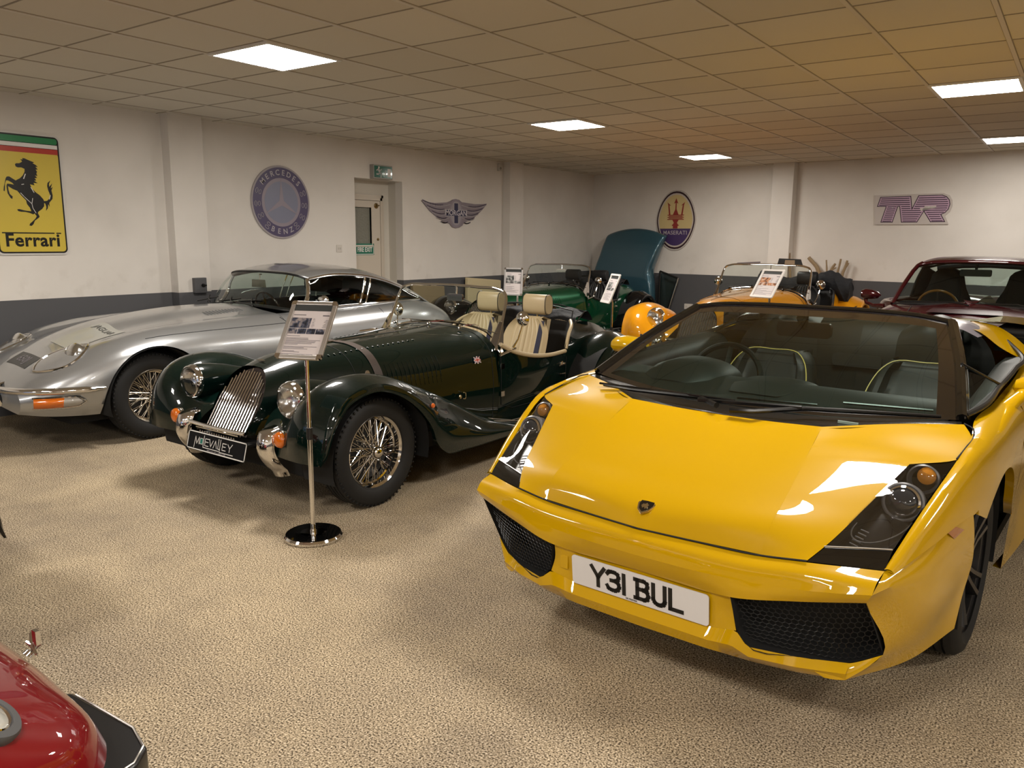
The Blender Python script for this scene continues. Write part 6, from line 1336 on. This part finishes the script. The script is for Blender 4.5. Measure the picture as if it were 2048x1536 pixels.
b = MB(); b.tube([tuple(p) for p in wb_], .014, 6); b.mirror(); cb(b, 'windscreen_seal', M_RUB, MR)
def mk(): b = MB(); b.tube([(.665, -.13, .935), (.62, -.30, 1.09), (.565, -.46, 1.235), (.535, -.53, 1.29), (.50, -.56, 1.315)], .020, 7); return b
pair(mk, 'windscreen_pillar', P_MAR, MR)
RFm = [[(0, -.45, 1.345), (.28, -.455, 1.34), (.46, -.48, 1.322), (.545, -.52, 1.295)], [(0, -.60, 1.375), (.28, -.60, 1.368), (.46, -.61, 1.345), (.555, -.63, 1.305)], [(0, -.95, 1.385), (.28, -.95, 1.378), (.46, -.96, 1.352), (.575, -.98, 1.30)], [(0, -1.22, 1.365), (.28, -1.22, 1.358), (.46, -1.22, 1.33), (.58, -1.22, 1.28)]]
b = MB(); b.grid(G(RFm, 14, 16)); b.mirror(); cb(b, 'roof_panel', P_MAR, MR, merge=.0005, solid=.03)
b = MB(); b.grid(G([[(0, -.47, 1.318), (.3, -.48, 1.312), (.53, -.55, 1.27)], [(0, -.75, 1.325), (.3, -.75, 1.318), (.55, -.75, 1.265)], [(0, -1.25, 1.315), (.3, -1.25, 1.308), (.56, -1.25, 1.24)]], 10, 10)); b.mirror(); cb(b, 'headlining', M_MATB, MR)
def mk(): b = MB(); b.grid(G([[(.57, -1.10, 1.29), (.62, -1.05, 1.15), (.66, -1.0, .96)], [(.565, -1.25, 1.27), (.60, -1.32, 1.12), (.64, -1.40, .96)], [(.48, -1.40, 1.20), (.50, -1.65, 1.08), (.54, -1.85, .95)]], 10, 10)); return b
pair(mk, 'rear_roof_quarter', M_CLOTH, MR, solid=.02)
b = MB(); b.grid([[(-.48, -1.40, 1.25), (0, -1.40, 1.30), (.48, -1.40, 1.25)], [(-.53, -1.86, .96), (0, -1.88, .96), (.53, -1.86, .96)]]); cb(b, 'rear_window', M_GLASS, MR)
b = MB(); b.tube([(-.48, -1.40, 1.25), (-.25, -1.40, 1.28), (0, -1.40, 1.29), (.25, -1.40, 1.28), (.48, -1.40, 1.25)], .03, 6); cb(b, 'rear_window_surround', M_CLOTH, MR)
b = MB(); b.grid(G([[(-.62, -.10, .94), (0, -.05, .955), (.62, -.10, .94)], [(-.60, -.42, .93), (0, -.40, .94), (.60, -.42, .93)], [(-.58, -.45, .7), (0, -.43, .7), (.58, -.45, .7)]], 12, 8)); b.box(-.6, -1.5, .25, .6, -.3, .34); cb(b, 'dashboard_and_floor', M_MATB, MR)
for x in (-.34, .34):
    b = MB(); g = []
    for z, w_, yo in ((.4, .23, -.85), (.7, .24, -.95), (.95, .225, -1.03), (1.06, .17, -1.06), (1.14, .15, -1.08), (1.22, .12, -1.10), (1.245, .07, -1.12)): g.append([(x+u*w_, yo-(.03 if abs(u) > .9 else 0)+.02*abs(u), z) for u in np.linspace(-1, 1, 9)])
    g += [[(p[0], p[1]-.09, p[2]) for p in r] for r in g[::-1]]; b.grid(patch(g, 16, 40)); st_ = cb(b, 'seat', noise_bump(mat('charcoal_seat', (.012, .012, .012, 1), .8), 90, .4, .004), MR)
b = MB(); M = T(-.34, -.60, .895) @ RX(1.15+pi); b.tube([tuple(M @ Vector((.175*cos(a), .175*sin(a), 0))) for a in np.linspace(0, 2*pi, 40)[:-1]], .013, 8, closed=True); sw = cb(b, 'steering_wheel', mat('polished_wood', (.26, .10, .025, 1), .2, coat=1), MR)
b = MB()
for a in (.4, pi-.4, 3*pi/2): b.tube([tuple(M @ Vector((0, 0, .02))), tuple(M @ Vector((.17*cos(a), .17*sin(a), 0)))], .007, 5)
cb(b, 'wheel_spokes', M_STEEL, sw)
b = MB(); b.prism(rrect(-.13, -.032, .13, .032, .015), -.012, .012, T(-.03, -.42, 1.235) @ RX(pi/2)); im = cb(b, 'interior_mirror', M_BLK, MR, bevel=.004)
b = MB(); b.tube([(-.03, -.46, 1.315), (-.03, -.43, 1.25)], .012, 8); cb(b, 'mirror_stem', M_BLK, im)
b = MB(); b.tube([(-.58, .00, .967), (-.20, .02, .985), (-.05, .06, .975), (-.01, .09, .965)], .007, 6); cb(b, 'wiper', M_BLK, MR)
b = MB(); b.tube([(.0, .01, .978), (.35, -.02, .985), (.45, .04, .965)], .007, 6); cb(b, 'wiper', M_BLK, MR)
b = MB(); b.grid([[(-.30, .42, .912), (.28, .42, .912)], [(-.27, .22, .936), (.26, .22, .936)]]); b.xf(T(0, 0, .004)); cb(b, 'bonnet_air_vent', mat('maroon_recess', (.02, .002, .003, 1), .3), MR)
shut(MR, [(.46, .10, .942), (.45, .40, .900), (.44, .8, .826), (.42, 1.15, .732)], r=.003, mirror=True)
for s in (1, -1):
    b = MB(); g = []
    for v, r in ((0, .0), (.15, .032), (.45, .048), (.75, .052), (.95, .035), (1, 0)): g.append([(-(.80+.19*v)*s*-1 if s > 0 else -(.80+.19*v), -.30+r*1.1*cos(a)*(1 if cos(a) > 0 else .5), 1.0+.01*v+r*sin(a)) for a in np.linspace(0, 2*pi, 18)])
    b.grid(g); m_ = cb(b, 'door_mirror', P_MAR, MR)
    b = MB(); b.tube([(s*.94, -.30, .965), (s*.93, -.29, .925), (s*.86, -.27, .90), (s*.76, -.26, .90)], [.022, .018, .018, .026], 8); cb(b, 'mirror_stalk', P_MAR, m_)
# red car
RS = [(.30, [(0, .66), (.25, .66), (.42, .655), (.54, .665), (.62, .68), (.70, .65), (.77, .50), (.79, .30)]), (0, [(0, .74), (.25, .74), (.42, .73), (.58, .75), (.67, .745), (.75, .69), (.80, .50), (.80, .28)]), (-.5, [(0, .80), (.25, .80), (.44, .79), (.60, .80), (.69, .78), (.77, .70), (.81, .50), (.80, .26)]),
      (-1.0, [(0, .84), (.25, .84), (.46, .83), (.62, .83), (.70, .80), (.78, .70), (.81, .50), (.80, .26)]), (-2.0, [(0, .80), (.25, .80), (.46, .80), (.62, .82), (.70, .80), (.78, .70), (.81, .50), (.80, .26)]), (-2.8, [(0, .72), (.25, .72), (.46, .72), (.60, .71), (.68, .68), (.74, .60), (.76, .46), (.74, .30)])]
RD = modern('deep red car nose with a round lamp in the bottom left corner', (-2.45, 0, pi), P_RED, RS, .68, (-.15, -2.2), .26)
nose = [[(0, .885, .25), (.4, .885, .25), (.62, .86, .25), (.72, .79, .25), (.775, .62, .255), (.79, .30, .28)], [(0, .87, .34), (.4, .855, .34), (.60, .825, .34), (.70, .75, .35), (.765, .58, .37), (.785, .30, .38)],
        [(0, .80, .42), (.4, .78, .42), (.58, .74, .415), (.68, .67, .42), (.745, .52, .46), (.77, .30, .50)], [(0, .68, .49), (.38, .66, .49), (.57, .62, .49), (.66, .56, .50), (.72, .44, .53), (.745, .30, .59)],
        [(0, .48, .58), (.34, .47, .58), (.52, .44, .58), (.61, .41, .59), (.67, .36, .61), (.70, .30, .65)], [(0, .30, .66), (.25, .30, .66), (.42, .30, .655), (.54, .30, .665), (.60, .30, .68), (.66, .30, .69)]]
b = MB(); b.grid(G(nose, 40, 40)); b.mirror(); cb(b, 'nose_cone', P_RED, RD, merge=.0006)
def mk(): b = MB(); b.prism([(.20, .84), (.31, .925), (.60, .940), (.70, .915), (.745, .86), (.78, .60), (.70, .55), (.20, .55)], .195, .262); return b
pair(mk, 'black_splitter', mat('satin_black', (.006, .006, .007, 1), .3), RD, bevel=.010)
def mk(): b = MB(); b.tube([(.33, .922, .264), (.60, .934, .264), (.692, .908, .264), (.735, .86, .264), (.768, .64, .264)], .003, 5); return b
pair(mk, 'splitter_bead', M_STEEL, RD)
for s in (1, -1):
    n_ = Vector((.35*s, .50, .80)).normalized(); Q = n_.to_track_quat('Z', 'Y').to_matrix().to_4x4(); M = T(s*.655, .600, .488) @ Q @ SC(.72, .72, .72)
    b = MB(); b.lathe([(.098, -.02), (.100, .0), (.094, .010), (.070, .012), (.066, .0)], 40, M); lm_ = cb(b, 'headlamp', mat('grey_rubber_ring', (.06, .06, .062, 1), .5), RD)
    b = MB(); b.lathe([(.068, .006), (.062, .012), (.056, .006)], 40, M); cb(b, 'chrome_ring', M_CHROME, lm_)
    b = MB(); b.lathe([(.060, .004), (.045, .016), (0, .024)], 32, M); cb(b, 'lamp_glass', mat('ribbed_lens', (.45, .45, .42, 1), .15, coat=1), lm_)
# chrome fitting standing up behind the nose
b = MB(); bx = Vector((-.25, .845, .385))
b.lathe([(.0, 0), (.018, 0), (.016, .012), (.007, .018), (.007, .035), (.010, .040), (0, .042)], 16, T(*bx) @ RX(-.9)); 
for a, L_ in ((.4, .035), (2.2, .03), (4.0, .055), (5.2, .045)): b.tube([(bx.x, bx.y+.012, bx.z+.030), (bx.x+L_*cos(a)*.9, bx.y+.02+L_*sin(a)*.3, bx.z+.035+L_*.4*sin(a+1))], [.006, .004], 6)
b.box(bx.x-.030, bx.y+.012, bx.z+.035, bx.x-.008, bx.y+.024, bx.z+.075); cb(b, 'chrome_catch', M_CHROME, RD)
# black roadster mostly out of the frame
roadster('black vintage roadster whose front wing edge shows at the left edge', (-4.11, .535, pi), P_BLK, P_BLK, M_BLEA, scale=.93, full=False, hood='folded')
# ------------------------------------------------------------ spare bonnet and door leaning in the corner
P_BLU = paint('teal_blue_paint', (.036, .105, .145, 1), metal=.35, rough=.3, spec=.4)
LX = lambda x, off: (x, YB(x)-off)
def blue_row(z, xl, xr, dp, n=26):
    xc, hw = (xl+xr)/2, (xr-xl)/2; r = []
    for u in np.linspace(-1, 1, n): x = xc+hw*math.copysign(abs(sin(u*pi/2))**.78, u); d = dp*(1-abs(u)**9.0)*1.0; r.append((x, YB(x)-.10-.17*(1-z/1.7)-d, z))
    return r
rows = []
for z, xl, xr, dp in ((.02, -7.15, -5.84, .10), (.30, -7.13, -5.83, .12), (.50, -7.12, -5.83, .14), (.80, -7.09, -5.86, .17), (1.0, -7.06, -5.90, .18), (1.25, -6.98, -5.83, .17), (1.45, -6.93, -5.76, .14), (1.58, -6.89, -5.71, .10)): rows.append(blue_row(z, xl, xr, dp))
rows.append([(x, y+.02, 1.60+.115*(1-((x+6.3)/.60)**2) if abs(x+6.3) < .6 else 1.60) for x, y, z in blue_row(1.62, -6.88, -5.72, .07)])
b = MB(); b.grid(patch(rows, 50, 46)); o = b.build('bonnet_panel', P_BLU, None, solid=.012); tag(o, 'tall teal blue car bonnet standing on end in the corner', 'car bonnet')
t = thing('car_door_window', 'black framed car door window with chrome edge leaning beside the teal bonnet', 'car door', (-5.655, YB(-5.70)-.10, 0), BA)
P = [(-.17, 1.005), (.17, .905), (.045, .50), (-.09, .02), (-.17, .02)]
fr = MB(); 
for a, c in zip(P, P[1:]+P[:1]): fr.tube([(a[0], 0, a[1]), (c[0], 0, c[1])], .016, 6)
fr.build('window_frame', M_RUB, t); MB().tube([(.195, -.012, .905), (.065, -.012, .495), (-.07, -.012, .02)], .010, 6).build('chrome_edge', M_CHROME, t)
MB().add([(p[0], 0, p[1]) for p in P], [tuple(range(5))]).build('glass_pane', M_DGLASS, t, smooth=False)
# cream and tan panels against the left wall
M_CRP = mat('cream_panel', (.60, .50, .30, 1), .5); M_TAN = mat('tan_panel', (.24, .18, .10, 1), .6)
o = MB().add([(-7.24, 8.93, .0), (-7.24, 9.72, .0), (-7.255, 9.80, .905), (-7.255, 8.98, .97), (-7.13, 8.90, .0), (-7.13, 9.70, .0), (-7.20, 9.785, .90), (-7.20, 8.985, .965)], [(0, 1, 2, 3), (7, 6, 5, 4), (0, 4, 5, 1), (1, 5, 6, 2), (2, 6, 7, 3), (3, 7, 4, 0)]).build('hardtop_panel', M_CRP, None, smooth=False, bevel=.01); tag(o, 'cream panel leaning on the left wall beyond the silver coupe', 'panel')
o = MB().add([(-7.25, 7.86, .0), (-7.25, 8.48, .0), (-7.27, 8.47, .868), (-7.27, 7.83, .901), (-7.14, 7.86, .0), (-7.14, 8.48, .0), (-7.21, 8.47, .868), (-7.21, 7.83, .901)], [(0, 1, 2, 3), (7, 6, 5, 4), (0, 4, 5, 1), (1, 5, 6, 2), (2, 6, 7, 3), (3, 7, 4, 0)]).build('hardtop_panel', M_TAN, None, smooth=False, bevel=.01); tag(o, 'tan brown panel against the left wall, seen through the nearest windscreen', 'panel')
# driftwood branches by the far wall
M_DW = noise_bump(mat('driftwood', (.30, .22, .13, 1), .85), 30, .8, .01)
DW = [([(-3.60, .12, 0), (-3.58, .12, .6), (-3.572, .11, 1.02), (-3.60, .11, 1.20), (-3.611, .11, 1.346)], .022, None, 'tall thin driftwood branch beside the black sun visor'),
      ([(-3.17, .12, 0), (-3.18, .12, .7), (-3.193, .11, 1.165), (-3.25, .11, 1.22), (-3.313, .11, 1.286)], .030, [(-3.18, .12, .9), (-3.14, .11, 1.05), (-3.12, .11, 1.10)], 'thick driftwood branch curving left above the headrest'),
      ([(-3.05, .10, 0), (-3.04, .10, .6), (-3.033, .10, 1.06), (-3.055, .10, 1.255)], .015, None, 'straight upright driftwood stick, middle of the bunch'),
      ([(-2.975, .12, 0), (-2.98, .12, .7), (-2.99, .12, 1.069), (-2.955, .11, 1.15), (-2.92, .11, 1.205)], .022, [(-2.98, .12, 1.10), (-2.945, .11, 1.125), (-2.905, .11, 1.15)], 'knotted driftwood branch forking to the right'),
      ([(-2.88, .10, 0), (-2.88, .10, .6), (-2.878, .10, 1.095), (-2.862, .10, 1.18), (-2.85, .10, 1.274)], .017, None, 'thin bent driftwood stick with a square top'),
      ([(-2.79, .12, 0), (-2.80, .12, .6), (-2.80, .11, 1.09), (-2.775, .10, 1.17), (-2.758, .10, 1.254)], .022, [(-2.785, .10, 1.14), (-2.75, .10, 1.19), (-2.735, .10, 1.22)], 'forked driftwood branch at the right end of the bunch')]
for pts, r, fk, lab in DW:
    b = MB(); c = curve([(x, YB(x)-o_, z) for x, o_, z in pts], 22); random.seed(int(abs(pts[-1][0])*1000)); b.tube([tuple(p) for p in c], [r*(1.25-.45*i/21)*random.uniform(.85, 1.15) for i in range(22)], 8)
    if fk: c2 = curve([(x, YB(x)-o_, z) for x, o_, z in fk], 8); b.tube([tuple(p) for p in c2], [r*.7*(1-.06*i) for i in range(8)], 7)
    tag(b.build('driftwood_branch', M_DW, None), lab, 'driftwood', 'driftwood branches behind the orange car')
t = thing('wall_socket', 'pale socket box low on the far wall left of the orange car', 'socket', (-5.289, YB(-5.289), .435), BA)
MB().box(-.075, -.03, -.045, .075, 0, .045).build('socket_box', MATS['switch_white'], t, smooth=False, bevel=.003)
for x in (-.035, .035): MB().box(x-.012, -.032, -.012, x+.012, -.0302, .012).build('socket_face', MATS['switch_rocker'], t, smooth=False)
